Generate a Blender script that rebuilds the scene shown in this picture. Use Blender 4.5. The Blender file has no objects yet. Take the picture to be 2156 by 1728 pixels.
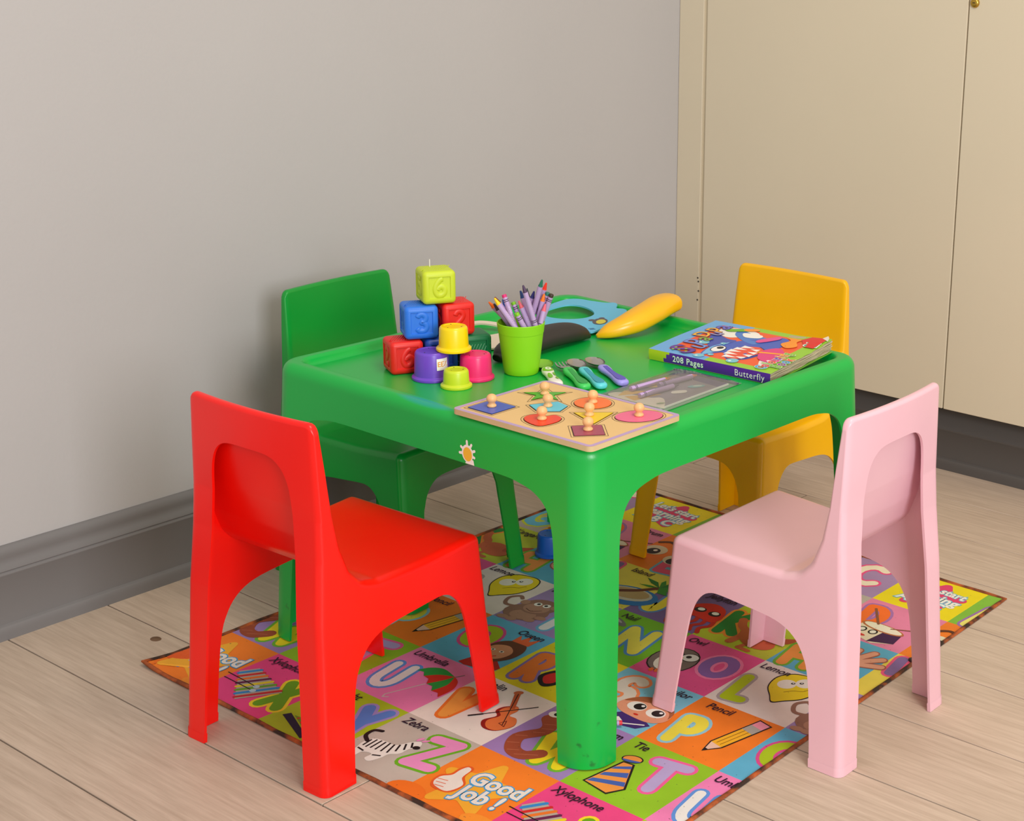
import bpy, bmesh, math, random
from mathutils import Vector, Matrix
from math import sin, cos, pi, radians, sqrt, atan2, hypot

random.seed(7)
scene = bpy.context.scene
COL = scene.collection

# ---------------------------------------------------------------- camera
cam_data = bpy.data.cameras.new('camera')
cam = bpy.data.objects.new('camera', cam_data)
COL.objects.link(cam)
_R = Vector((0.80281553, 0.59548462, 0.02975372))
_U = Vector((-0.18561228, 0.20219056, 0.9615961))
_F = Vector((-0.56659977, 0.77750694, -0.27285098))
cam.matrix_world = Matrix(((_R.x, _U.x, -_F.x, 2.43056892), (_R.y, _U.y, -_F.y, -1.31475695),
                           (_R.z, _U.z, -_F.z, 1.19806313), (0, 0, 0, 1)))
cam_data.sensor_fit = 'HORIZONTAL'
cam_data.sensor_width = 36.0
cam_data.lens = 36.0 * 3318.818 / 2156.0
cam_data.shift_x = -507.422 / 2156.0
cam_data.shift_y = -82.119 / 2156.0
cam_data.clip_start = 0.05
scene.camera = cam

# ---------------------------------------------------------------- world, daylight, exposure
world = bpy.data.worlds.new('room_light')
scene.world = world
world.use_nodes = True
bg = world.node_tree.nodes['Background']
bg.inputs[0].default_value = (1.0, 0.955, 0.90, 1)
bg.inputs[1].default_value = 0.75


def area(name, loc, target, sx, sy, energy, color):
    d = bpy.data.lights.new(name, 'AREA')
    d.shape = 'RECTANGLE'
    d.size = sx
    d.size_y = sy
    d.energy = energy
    d.color = color
    o = bpy.data.objects.new(name, d)
    COL.objects.link(o)
    o.location = loc
    o.rotation_euler = (Vector(target) - Vector(loc)).to_track_quat('-Z', 'Y').to_euler()
    return o


area('window_daylight', (5.4, -1.85, 1.95), (0.6, 0.4, 0.45), 1.4, 1.8, 142, (0.94, 0.97, 1.0))
area('ceiling_lamp', (1.9, 0.2, 2.6), (1.5, 0.3, 0.0), 0.7, 0.7, 21, (1.0, 0.84, 0.66))

vs = scene.view_settings
scene.display_settings.display_device = 'sRGB'
vs.view_transform = 'Standard'
vs.look = 'None'
vs.gamma = 1.0
vs.exposure = 0.0
vs.use_curve_mapping = False


# ================================================================ helpers
def s2l(c):
    c = c / 255.0
    return c / 12.92 if c <= 0.04045 else ((c + 0.055) / 1.055) ** 2.4


def rgb(*c):
    if len(c) == 1:
        c = c[0]
    return (s2l(c[0]), s2l(c[1]), s2l(c[2]), 1.0)


_mats = {}


def new_mat(name):
    m = bpy.data.materials.new(name)
    m.use_nodes = True
    nt = m.node_tree
    b = nt.nodes['Principled BSDF']
    return m, nt, b


def add_bump(nt, b, scale, strength, dist=0.001, detail=3.0, stretch=None, coord='Object'):
    tc = nt.nodes.new('ShaderNodeTexCoord')
    n = nt.nodes.new('ShaderNodeTexNoise')
    n.inputs['Scale'].default_value = scale
    n.inputs['Detail'].default_value = detail
    src = tc.outputs[coord]
    if stretch:
        mp = nt.nodes.new('ShaderNodeMapping')
        mp.inputs['Scale'].default_value = stretch
        nt.links.new(src, mp.inputs['Vector'])
        src = mp.outputs[0]
    nt.links.new(src, n.inputs['Vector'])
    bp = nt.nodes.new('ShaderNodeBump')
    bp.inputs['Strength'].default_value = strength
    bp.inputs['Distance'].default_value = dist
    nt.links.new(n.outputs['Fac'], bp.inputs['Height'])
    nt.links.new(bp.outputs[0], b.inputs['Normal'])
    return n


def plastic(name, c, rough=0.38, bump=0.05, spec=0.5, sss=0.0, vary=0.06):
    if name in _mats:
        return _mats[name]
    m, nt, b = new_mat(name)
    b.inputs['Roughness'].default_value = rough
    b.inputs['Specular IOR Level'].default_value = spec
    base = rgb(c)
    n = add_bump(nt, b, 420.0, bump, 0.0006)
    if vary:
        tc = nt.nodes.new('ShaderNodeTexCoord')
        nz = nt.nodes.new('ShaderNodeTexNoise')
        nz.inputs['Scale'].default_value = 9.0
        nz.inputs['Detail'].default_value = 4.0
        nt.links.new(tc.outputs['Object'], nz.inputs['Vector'])
        mx = nt.nodes.new('ShaderNodeMix')
        mx.data_type = 'RGBA'
        mx.inputs[6].default_value = tuple(v * (1 - vary) for v in base[:3]) + (1,)
        mx.inputs[7].default_value = tuple(min(1, v * (1 + vary)) for v in base[:3]) + (1,)
        nt.links.new(nz.outputs['Fac'], mx.inputs[0])
        nt.links.new(mx.outputs[2], b.inputs['Base Color'])
    else:
        b.inputs['Base Color'].default_value = base
    if sss:
        b.inputs['Subsurface Weight'].default_value = sss
        b.inputs['Subsurface Radius'].default_value = (0.01, 0.006, 0.004)
    _mats[name] = m
    return m


def flat_mat(c, kind='print', rough=0.6):
    """matt printed ink on cloth ('print'), or glossy ink on paper ('ink')"""
    key = (kind, tuple(c))
    if key in _mats:
        return _mats[key]
    m, nt, b = new_mat('%s_%02x%02x%02x' % (kind, *[int(v) for v in c]))
    base = rgb(c)
    b.inputs['Roughness'].default_value = rough if kind == 'print' else 0.32
    b.inputs['Specular IOR Level'].default_value = 0.3
    if kind == 'print':
        tc = nt.nodes.new('ShaderNodeTexCoord')
        # woven cloth
        wv = nt.nodes.new('ShaderNodeTexChecker')
        wv.inputs['Scale'].default_value = 620.0
        nt.links.new(tc.outputs['Object'], wv.inputs['Vector'])
        nz = nt.nodes.new('ShaderNodeTexNoise')
        nz.inputs['Scale'].default_value = 14.0
        nz.inputs['Detail'].default_value = 6.0
        nt.links.new(tc.outputs['Object'], nz.inputs['Vector'])
        rp = nt.nodes.new('ShaderNodeValToRGB')
        rp.color_ramp.elements[0].position = 0.25
        rp.color_ramp.elements[0].color = tuple(v * 0.86 for v in base[:3]) + (1,)
        rp.color_ramp.elements[1].position = 0.65
        rp.color_ramp.elements[1].color = base
        nt.links.new(nz.outputs['Fac'], rp.inputs['Fac'])
        # small specks of dirt
        sp = nt.nodes.new('ShaderNodeTexNoise')
        sp.inputs['Scale'].default_value = 210.0
        sp.inputs['Detail'].default_value = 1.0
        nt.links.new(tc.outputs['Object'], sp.inputs['Vector'])
        rs = nt.nodes.new('ShaderNodeValToRGB')
        rs.color_ramp.elements[0].position = 0.75
        rs.color_ramp.elements[0].color = (0, 0, 0, 1)
        rs.color_ramp.elements[1].position = 0.79
        rs.color_ramp.elements[1].color = (0.6, 0.6, 0.6, 1)
        nt.links.new(sp.outputs['Fac'], rs.inputs['Fac'])
        mx = nt.nodes.new('ShaderNodeMix')
        mx.data_type = 'RGBA'
        mx.inputs[7].default_value = (0.06, 0.045, 0.04, 1)
        nt.links.new(rs.outputs['Color'], mx.inputs[0])
        nt.links.new(rp.outputs['Color'], mx.inputs[6])
        nt.links.new(mx.outputs[2], b.inputs['Base Color'])
        bp = nt.nodes.new('ShaderNodeBump')
        bp.inputs['Strength'].default_value = 0.25
        bp.inputs['Distance'].default_value = 0.0006
        nt.links.new(wv.outputs['Fac'], bp.inputs['Height'])
        nt.links.new(bp.outputs[0], b.inputs['Normal'])
    else:
        b.inputs['Base Color'].default_value = base
        add_bump(nt, b, 60.0, 0.05, 0.001)
    _mats[key] = m
    return m


def link(o, parent=None):
    COL.objects.link(o)
    if parent is not None:
        o.parent = parent
    return o


def tag(o, label=None, cat=None, group=None, kind=None):
    if label:
        o['label'] = label
    if cat:
        o['category'] = cat
    if group:
        o['group'] = group
    if kind:
        o['kind'] = kind
    return o


def empty(name, loc=(0, 0, 0), rz=0.0, label=None, cat=None, group=None):
    o = bpy.data.objects.new(name, None)
    o.empty_display_size = 0.05
    link(o)
    o.location = loc
    o.rotation_euler = (0, 0, rz)
    return tag(o, label, cat, group)


def mesh_obj(name, verts, faces, mats, parent=None, smooth=None, fmat=None):
    me = bpy.data.meshes.new(name)
    me.from_pydata([tuple(v) for v in verts], [], faces)
    if not isinstance(mats, (list, tuple)):
        mats = [mats]
    for m in mats:
        me.materials.append(m)
    if fmat:
        me.polygons.foreach_set('material_index', fmat)
    me.validate()
    me.update()
    if smooth is not None:
        me.polygons.foreach_set('use_smooth', [True] * len(me.polygons))
        me.set_sharp_from_angle(angle=radians(smooth))
    return link(bpy.data.objects.new(name, me), parent)


def fix_normals(me):
    bm = bmesh.new()
    bm.from_mesh(me)
    bmesh.ops.remove_doubles(bm, verts=bm.verts, dist=1e-6)
    bmesh.ops.recalc_face_normals(bm, faces=bm.faces)
    bm.to_mesh(me)
    bm.free()


def loft(rings, cap0=True, cap1=True, closed=True):
    """rings: list of equal-length point lists -> verts, faces"""
    n = len(rings[0])
    V = [p for r in rings for p in r]
    F = []
    for i in range(len(rings) - 1):
        for j in range(n if closed else n - 1):
            a = i * n + j
            b_ = i * n + (j + 1) % n
            F.append((a, b_, b_ + n, a + n))
    if cap0:
        F.append(tuple(range(n - 1, -1, -1)))
    if cap1:
        F.append(tuple(range((len(rings) - 1) * n, len(rings) * n)))
    return V, F


def lathe(profile, seg=32):
    """profile [(r,z)...] from bottom to top; r==0 ends are closed"""
    V, F, idx = [], [], []
    for r, z in profile:
        if r <= 1e-7:
            idx.append([len(V)])
            V.append((0, 0, z))
        else:
            idx.append(list(range(len(V), len(V) + seg)))
            V += [(r * cos(2 * pi * k / seg), r * sin(2 * pi * k / seg), z) for k in range(seg)]
    for a, b_ in zip(idx, idx[1:]):
        for k in range(seg):
            k2 = (k + 1) % seg
            if len(a) == 1 and len(b_) == 1:
                continue
            if len(a) == 1:
                F.append((a[0], b_[k2], b_[k]))
            elif len(b_) == 1:
                F.append((a[k], a[k2], b_[0]))
            else:
                F.append((a[k], a[k2], b_[k2], b_[k]))
    return V, F


def merge(*vf):
    V, F = [], []
    for v, f in vf:
        o = len(V)
        V += list(v)
        F += [tuple(i + o for i in q) for q in f]
    return V, F


def xf(v, M):
    return [tuple(M @ Vector(p)) for p in v]


def box(x0, x1, y0, y1, z0, z1, bev=0.0, seg=2):
    bm = bmesh.new()
    vs_ = [bm.verts.new(p) for p in ((x0, y0, z0), (x1, y0, z0), (x1, y1, z0), (x0, y1, z0),
                                     (x0, y0, z1), (x1, y0, z1), (x1, y1, z1), (x0, y1, z1))]
    for q in ((0, 3, 2, 1), (4, 5, 6, 7), (0, 1, 5, 4), (1, 2, 6, 5), (2, 3, 7, 6), (3, 0, 4, 7)):
        bm.faces.new([vs_[i] for i in q])
    if bev:
        bmesh.ops.bevel(bm, geom=bm.edges[:], offset=bev, segments=seg, profile=0.5, affect='EDGES')
    bm.verts.index_update()
    V = [tuple(v.co) for v in bm.verts]
    F = [tuple(v.index for v in f.verts) for f in bm.faces]
    bm.free()
    return V, F


def round_poly(pts, radii, seg=6):
    """round the corners of a closed 2d polygon"""
    out = []
    n = len(pts)
    for i in range(n):
        p = Vector(pts[i])
        r = radii[i] if isinstance(radii, (list, tuple)) else radii
        if r <= 0:
            out.append(tuple(p))
            continue
        a = (Vector(pts[i - 1]) - p)
        b_ = (Vector(pts[(i + 1) % n]) - p)
        la, lb = a.length, b_.length
        a.normalize()
        b_.normalize()
        ang = a.angle(b_)
        d = min(r / math.tan(ang / 2), la * 0.49, lb * 0.49)
        rr = d * math.tan(ang / 2)
        c = p + (a + b_).normalized() * (rr / sin(ang / 2))
        s = p + a * d - c
        e = p + b_ * d - c
        a0 = atan2(s.y, s.x)
        a1 = atan2(e.y, e.x)
        da = (a1 - a0 + pi) % (2 * pi) - pi
        for k in range(seg + 1):
            t = a0 + da * k / seg
            out.append((c.x + rr * cos(t), c.y + rr * sin(t)))
    return out


def crom(pts, closed=False, n=6):
    """Catmull-Rom through points"""
    P = [Vector(p) for p in pts]
    m = len(P)
    out = []
    rng = range(m) if closed else range(m - 1)
    for i in rng:
        if closed:
            p0, p1, p2, p3 = P[i - 1], P[i], P[(i + 1) % m], P[(i + 2) % m]
        else:
            p0, p1, p2, p3 = P[max(i - 1, 0)], P[i], P[i + 1], P[min(i + 2, m - 1)]
        for k in range(n):
            t = k / n
            out.append(tuple(0.5 * ((2 * p1) + (p2 - p0) * t + (2 * p0 - 5 * p1 + 4 * p2 - p3) * t * t
                                    + (3 * p1 - p0 - 3 * p2 + p3) * t ** 3)))
    if not closed:
        out.append(tuple(P[-1]))
    return out


def offset_poly(pts, d):
    """move every vertex of a closed polygon along its normal (d>0 is inward); d may be a list"""
    n = len(pts)
    A = sum(pts[i][0] * pts[(i + 1) % n][1] - pts[(i + 1) % n][0] * pts[i][1] for i in range(n))
    s = 1 if A > 0 else -1
    out = []
    for i in range(n):
        p = Vector(pts[i])
        e0 = (p - Vector(pts[i - 1])).normalized()
        e1 = (Vector(pts[(i + 1) % n]) - p).normalized()
        n0 = Vector((-e0.y, e0.x)) * s
        n1 = Vector((-e1.y, e1.x)) * s
        m = n0 + n1
        if m.length < 1e-6:
            m = n0
        m.normalize()
        k = 1 / max(0.4, m.dot(n0))
        q = p + m * (d[i] if isinstance(d, (list, tuple)) else d) * k
        out.append((q.x, q.y))
    return out


def boolean_diff(base, cutters):
    """base, cutters: (V,F). returns evaluated mesh of base minus cutters with weighted normals"""
    objs = []
    for v, f in [base] + cutters:
        me = bpy.data.meshes.new('tmp')
        me.from_pydata(v, [], f)
        fix_normals(me)
        o = bpy.data.objects.new('tmp', me)
        COL.objects.link(o)
        objs.append(o)
    b = objs[0]
    for c in objs[1:]:
        md = b.modifiers.new('cut', 'BOOLEAN')
        md.operation = 'DIFFERENCE'
        md.solver = 'EXACT'
        md.object = c
    dg = bpy.context.evaluated_depsgraph_get()
    dg.update()
    me = bpy.data.meshes.new_from_object(b.evaluated_get(dg))
    for o in objs:
        m_ = o.data
        bpy.data.objects.remove(o)
        bpy.data.meshes.remove(m_)
    return me


def split_parts(me, planes, classify, angle=40, lip=None):
    """bisect at planes, drop what is below z=0, return {part name: (verts, faces, normals)} by face centre"""
    bm = bmesh.new()
    bm.from_mesh(me)
    bmesh.ops.remove_doubles(bm, verts=bm.verts, dist=2e-5)
    g = bm.verts[:] + bm.edges[:] + bm.faces[:]
    bmesh.ops.bisect_plane(bm, geom=g, plane_co=(0, 0, 0), plane_no=(0, 0, 1), clear_inner=True)
    for co, no in planes:
        g = bm.verts[:] + bm.edges[:] + bm.faces[:]
        bmesh.ops.bisect_plane(bm, geom=g, plane_co=co, plane_no=no)
    bmesh.ops.dissolve_degenerate(bm, dist=1e-5, edges=bm.edges[:])
    if lip:
        bm.normal_update()
        for v in bm.verts:
            if v.co.z < lip[0]:
                nn = Vector((v.normal.x, v.normal.y, 0))
                v.co += nn * lip[1]
    for f in bm.faces:
        f.smooth = True
    tmp = bpy.data.meshes.new('tmp')
    bm.to_mesh(tmp)
    bm.free()
    tmp.set_sharp_from_angle(angle=radians(angle))
    o = bpy.data.objects.new('tmp', tmp)
    COL.objects.link(o)
    wn = o.modifiers.new('wn', 'WEIGHTED_NORMAL')
    wn.keep_sharp = True
    wn.weight = 100
    dg = bpy.context.evaluated_depsgraph_get()
    dg.update()
    ev = bpy.data.meshes.new_from_object(o.evaluated_get(dg))
    cn = [tuple(c.vector) for c in ev.corner_normals]
    parts = {}
    for p in ev.polygons:
        k = classify(p.center)
        V, F, N, mp = parts.setdefault(k, ([], [], [], {}))
        f = []
        for li in p.loop_indices:
            vi = ev.loops[li].vertex_index
            if vi not in mp:
                mp[vi] = len(V)
                V.append(tuple(ev.vertices[vi].co))
            f.append(mp[vi])
            N.append(cn[li])
        F.append(f)
    bpy.data.objects.remove(o)
    bpy.data.meshes.remove(tmp)
    bpy.data.meshes.remove(ev)
    return {k: v[:3] for k, v in parts.items()}


def part_mesh(name, vfn, mat):
    V, F, N = vfn
    me = bpy.data.meshes.new(name)
    me.from_pydata(V, [], F)
    me.materials.append(mat)
    me.polygons.foreach_set('use_smooth', [True] * len(me.polygons))
    me.normals_split_custom_set(N)
    me.update()
    return me


# ---------------------------------------------------------------- flat print
_text_cache = {}


def text_vf(s, size=1.0, shear=0.0, offset=0.0, spacing=1.0):
    key = (s, size, shear, offset, spacing)
    if key in _text_cache:
        return _text_cache[key]
    cu = bpy.data.curves.new('tmp', 'FONT')
    cu.body = s
    cu.size = size
    cu.shear = shear
    cu.offset = offset
    cu.space_character = spacing
    cu.align_x = 'CENTER'
    cu.align_y = 'CENTER'
    cu.resolution_u = 3
    o = bpy.data.objects.new('tmp', cu)
    COL.objects.link(o)
    dg = bpy.context.evaluated_depsgraph_get()
    dg.update()
    me = bpy.data.meshes.new_from_object(o.evaluated_get(dg))
    V = [(v.co.x, v.co.y) for v in me.vertices]
    F = [tuple(p.vertices) for p in me.polygons]
    bpy.data.objects.remove(o)
    bpy.data.curves.remove(cu)
    bpy.data.meshes.remove(me)
    if offset:
        # glyph cusps can shoot out when the outline is fattened: hold them near the plain glyphs
        V0, F0 = text_vf(s, size, shear, 0.0, spacing)
        best = lambda p: min(V0, key=lambda q: (q[0] - p[0]) ** 2 + (q[1] - p[1]) ** 2)
        W = []
        for p in V:
            q = best(p)
            d = hypot(p[0] - q[0], p[1] - q[1])
            lim = 2.0 * offset + 0.02
            W.append(p if d < lim + 0.12 else (q[0] + (p[0] - q[0]) * lim / d, q[1] + (p[1] - q[1]) * lim / d))
        V = W
    _text_cache[key] = (V, F)
    return V, F


class Print:
    """collects flat coloured shapes in layers; u,v -> point by the given frame"""

    def __init__(self, frame, lift=0.00012, kind='print', z0=0.0):
        self.frame, self.lift, self.kind = frame, lift, kind
        self.z = z0
        self.V, self.F, self.M, self.mats = [], [], [], []

    def mi(self, c):
        m = flat_mat(c, self.kind)
        if m not in self.mats:
            self.mats.append(m)
        return self.mats.index(m)

    def up(self):
        self.z += self.lift

    def raw(self, pts, faces, c):
        o = len(self.V)
        self.V += [self.frame(p[0], p[1], self.z) for p in pts]
        self.F += [tuple(i + o for i in f) for f in faces]
        self.M += [self.mi(c)] * len(faces)

    def poly(self, pts, c, smooth=False, n=5, up=True):
        if smooth:
            pts = crom(pts, True, n)
        A = sum(pts[i][0] * pts[(i + 1) % len(pts)][1] - pts[(i + 1) % len(pts)][0] * pts[i][1] for i in range(len(pts)))
        if A < 0:
            pts = pts[::-1]
        self.raw(pts, [tuple(range(len(pts)))], c)
        self.z += 1e-5
        if up:
            self.up()

    def ell(self, cx, cy, rx, ry, c, rot=0, n=20, up=True, a0=0, a1=2 * pi):
        ca, sa = cos(rot), sin(rot)
        full = abs(a1 - a0 - 2 * pi) < 1e-6
        m = n if full else n + 1
        pts = []
        for k in range(m):
            t = a0 + (a1 - a0) * k / n
            x, y = rx * cos(t), ry * sin(t)
            pts.append((cx + ca * x - sa * y, cy + sa * x + ca * y))
        self.poly(pts, c, up=up)

    def stroke(self, pts, w, c, up=True, cap=True):
        """a ribbon with round ends; sharp corners split it into ribbons on hair-thin layers"""
        P = [Vector(p[:2]) for p in pts]
        P = [p for i, p in enumerate(P) if i == 0 or (p - P[i - 1]).length > 1e-7]
        closed = len(P) > 3 and (P[0] - P[-1]).length < 1e-6
        runs, cur = [], [P[0]]
        for i in range(1, len(P)):
            cur.append(P[i])
            if i < len(P) - 1:
                d0, d1 = P[i] - P[i - 1], P[i + 1] - P[i]
                if d0.angle(d1) > 0.7:
                    runs.append(cur)
                    cur = [P[i]]
        runs.append(cur)
        for r in runs:
            loop = closed and len(runs) == 1
            if loop:
                r = r[:-1]
            n = len(r)
            Lf, Rt = [], []
            for i in range(n):
                if loop:
                    d0, d1 = (r[i] - r[i - 1]).normalized(), (r[(i + 1) % n] - r[i]).normalized()
                else:
                    d0 = (r[i] - r[i - 1]).normalized() if i else (r[1] - r[0]).normalized()
                    d1 = (r[i + 1] - r[i]).normalized() if i < n - 1 else d0
                m = d0 + d1
                m.normalize()
                nn = Vector((-m.y, m.x)) * (w / 2) / max(0.5, m.dot(d0))
                Lf.append(r[i] + nn)
                Rt.append(r[i] - nn)
            V = Lf + Rt
            F = [(n + i, n + (i + 1) % n, (i + 1) % n, i) for i in range(n if loop else n - 1)]
            if cap and not loop:
                for (p, d, iL, iR, sg) in ((r[0], (r[0] - r[1]).normalized(), 0, n, 1), (r[-1], (r[-1] - r[-2]).normalized(), n - 1, 2 * n - 1, -1)):
                    a0 = atan2(d.y, d.x)
                    fan = []
                    for k in range(1, 6):
                        t = a0 - pi / 2 + pi * k / 6
                        fan.append(len(V))
                        V.append(p + Vector((cos(t), sin(t))) * w / 2)
                    if sg == 1:
                        F.append(tuple([iL] + fan + [iR]))
                    else:
                        F.append(tuple([iR] + fan + [iL]))
            self.raw([tuple(q) for q in V], F, c)
            self.z += 2.5e-5
        if up:
            self.up()

    def text(self, s, cx, cy, size, c, rot=0, shear=0.0, offset=0.0, up=True, sx=1.0, spacing=1.0):
        V, F = text_vf(s, 1.0, shear, offset, spacing)
        ca, sa = cos(rot), sin(rot)
        pts = [(cx + (ca * x * sx - sa * y) * size, cy + (sa * x * sx + ca * y) * size) for x, y in V]
        self.raw(pts, F, c)
        self.z += 1e-5
        if up:
            self.up()

    def build(self, name, parent, clip=None):
        if not self.F:
            return None
        me = bpy.data.meshes.new(name)
        me.from_pydata(self.V, [], self.F)
        for m in self.mats:
            me.materials.append(m)
        me.polygons.foreach_set('material_index', self.M)
        me.update()
        if clip:
            bm = bmesh.new()
            bm.from_mesh(me)
            for co, no in clip:
                cv, nv = Vector(co), Vector(no)
                if all((v.co - cv).dot(nv) < -1e-5 for v in bm.verts):
                    continue
                bmesh.ops.bisect_plane(bm, geom=bm.verts[:] + bm.edges[:] + bm.faces[:], plane_co=co, plane_no=no, clear_outer=True)
            n_ = len(bm.faces)
            bm.to_mesh(me)
            bm.free()
            if n_ == 0:
                bpy.data.meshes.remove(me)
                return None
        return link(bpy.data.objects.new(name, me), parent)


# fat rounded letters as strokes in a unit box
def _arc(cx, cy, rx, ry, a0, a1, n=10):
    return [(cx + rx * cos(radians(a0 + (a1 - a0) * k / n)), cy + ry * sin(radians(a0 + (a1 - a0) * k / n))) for k in range(n + 1)]


LET = {
    'A': [[(.1, 0), (.5, 1), (.9, 0)], [(.28, .36), (.72, .36)]],
    'B': [[(.15, 0), (.15, 1)], [(.15, 1)] + _arc(.5, .76, .3, .24, 90, -90) + [(.15, .52)], [(.15, .5)] + _arc(.52, .26, .34, .26, 90, -90) + [(.15, 0)]],
    'C': [_arc(.52, .5, .42, .5, 50, 310)],
    'D': [[(.15, 0), (.15, 1)] + _arc(.35, .5, .5, .5, 90, -90) + [(.15, 0)]],
    'E': [[(.85, 1), (.15, 1), (.15, 0), (.85, 0)], [(.15, .52), (.7, .52)]],
    'F': [[(.85, 1), (.15, 1), (.15, 0)], [(.15, .52), (.7, .52)]],
    'G': [_arc(.52, .5, .42, .5, 50, 350) + [(.6, .42)]],
    'H': [[(.12, 0), (.12, 1)], [(.88, 0), (.88, 1)], [(.12, .5), (.88, .5)]],
    'I': [[(.5, 0), (.5, 1)]],
    'J': [[(.7, 1), (.7, .35)] + _arc(.42, .32, .28, .3, 0, -170)],
    'K': [[(.15, 0), (.15, 1)], [(.85, 1), (.2, .5), (.85, 0)]],
    'L': [[(.2, 1), (.15, 0), (.85, 0)]],
    'M': [[(.05, 0), (.18, 1), (.5, .35), (.82, 1), (.95, 0)]],
    'N': [[(.12, 0), (.12, 1), (.88, 0), (.88, 1)]],
    'O': [_arc(.5, .5, .42, .48, 0, 360, 20)],
    'P': [[(.2, 0), (.2, 1)], [(.2, 1)] + _arc(.5, .72, .34, .28, 90, -90) + [(.2, .44)]],
    'Q': [_arc(.5, .52, .42, .46, 0, 360, 20), [(.6, .25), (.92, -.05)]],
    'R': [[(.2, 0), (.2, 1)], [(.2, 1)] + _arc(.5, .74, .32, .26, 90, -90) + [(.2, .48)], [(.45, .46), (.82, 0)]],
    'S': [_arc(.52, .75, .34, .25, 35, 250) + _arc(.5, .26, .36, .26, 80, -150)],
    'T': [[(.05, 1), (.95, 1)], [(.5, 1), (.5, 0)]],
    'U': [[(.12, 1), (.12, .38)] + _arc(.5, .38, .38, .38, 180, 360) + [(.88, 1)]],
    'V': [[(.1, 1), (.5, 0), (.9, 1)]],
    'W': [[(.02, 1), (.26, 0), (.5, .7), (.74, 0), (.98, 1)]],
    'X': [[(.12, 0), (.88, 1)], [(.12, 1), (.88, 0)]],
    'Y': [[(.1, 1), (.5, .5), (.9, 1)], [(.5, .5), (.5, 0)]],
    'Z': [[(.12, 1), (.88, 1), (.12, 0), (.88, 0)]],
}


def letter(P, ch, cx, cy, w, h, fill, outline, fat=0.11, edge=0.035, rot=0.0):
    ca, sa = cos(rot), sin(rot)
    strokes = []
    for st in LET[ch]:
        pts = []
        for x, y in st:
            X, Y = (x - .5) * w, (y - .5) * h
            pts.append((cx + ca * X - sa * Y, cy + sa * X + ca * Y))
        strokes.append(pts)
    for st in strokes:
        P.stroke(st, fat + 2 * edge, outline, up=False)
    P.up()
    for st in strokes:
        P.stroke(st, fat, fill, up=False)
    P.up()


# ================================================================ setting
def wall_material(name, c, scale=180.0, bump=0.12):
    m, nt, b = new_mat(name)
    b.inputs['Roughness'].default_value = 0.62
    b.inputs['Specular IOR Level'].default_value = 0.3
    base = rgb(c)
    tc = nt.nodes.new('ShaderNodeTexCoord')
    n1 = nt.nodes.new('ShaderNodeTexNoise')
    n1.inputs['Scale'].default_value = 2.2
    n1.inputs['Detail'].default_value = 5
    nt.links.new(tc.outputs['Object'], n1.inputs['Vector'])
    mx = nt.nodes.new('ShaderNodeMix')
    mx.data_type = 'RGBA'
    mx.inputs[6].default_value = tuple(v * 0.95 for v in base[:3]) + (1,)
    mx.inputs[7].default_value = tuple(min(1, v * 1.03) for v in base[:3]) + (1,)
    nt.links.new(n1.outputs['Fac'], mx.inputs[0])
    nt.links.new(mx.outputs[2], b.inputs['Base Color'])
    n2 = nt.nodes.new('ShaderNodeTexNoise')
    n2.inputs['Scale'].default_value = scale
    n2.inputs['Detail'].default_value = 4
    nt.links.new(tc.outputs['Object'], n2.inputs['Vector'])
    n3 = nt.nodes.new('ShaderNodeTexNoise')
    n3.inputs['Scale'].default_value = 14
    n3.inputs['Detail'].default_value = 3
    nt.links.new(tc.outputs['Object'], n3.inputs['Vector'])
    ad = nt.nodes.new('ShaderNodeMath')
    ad.operation = 'MULTIPLY_ADD'
    ad.inputs[1].default_value = 2.0
    nt.links.new(n3.outputs['Fac'], ad.inputs[0])
    nt.links.new(n2.outputs['Fac'], ad.inputs[2])
    bp = nt.nodes.new('ShaderNodeBump')
    bp.inputs['Strength'].default_value = bump
    bp.inputs['Distance'].default_value = 0.002
    nt.links.new(ad.outputs[0], bp.inputs['Height'])
    nt.links.new(bp.outputs[0], b.inputs['Normal'])
    return m


WALL = wall_material('wall_paint', (184, 181, 181))
DOOR_PAINT = wall_material('cupboard_paint', (216, 204, 180), 120.0, 0.05)
GREY_PAINT = wall_material('grey_gloss_paint', (122, 119, 119), 60.0, 0.08)
DARK_PAINT = wall_material('dark_grey_paint', (88, 84, 82), 60.0, 0.08)

v, f = box(-0.12, -0.02, -2.6, 2.35, -0.02, 2.6)
tag(mesh_obj('wall_left', v, f, WALL), kind='structure')
v, f = box(-0.02, 3.4, 2.32, 2.42, -0.02, 2.6)
tag(mesh_obj('wall_back', v, f, WALL), kind='structure')


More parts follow.
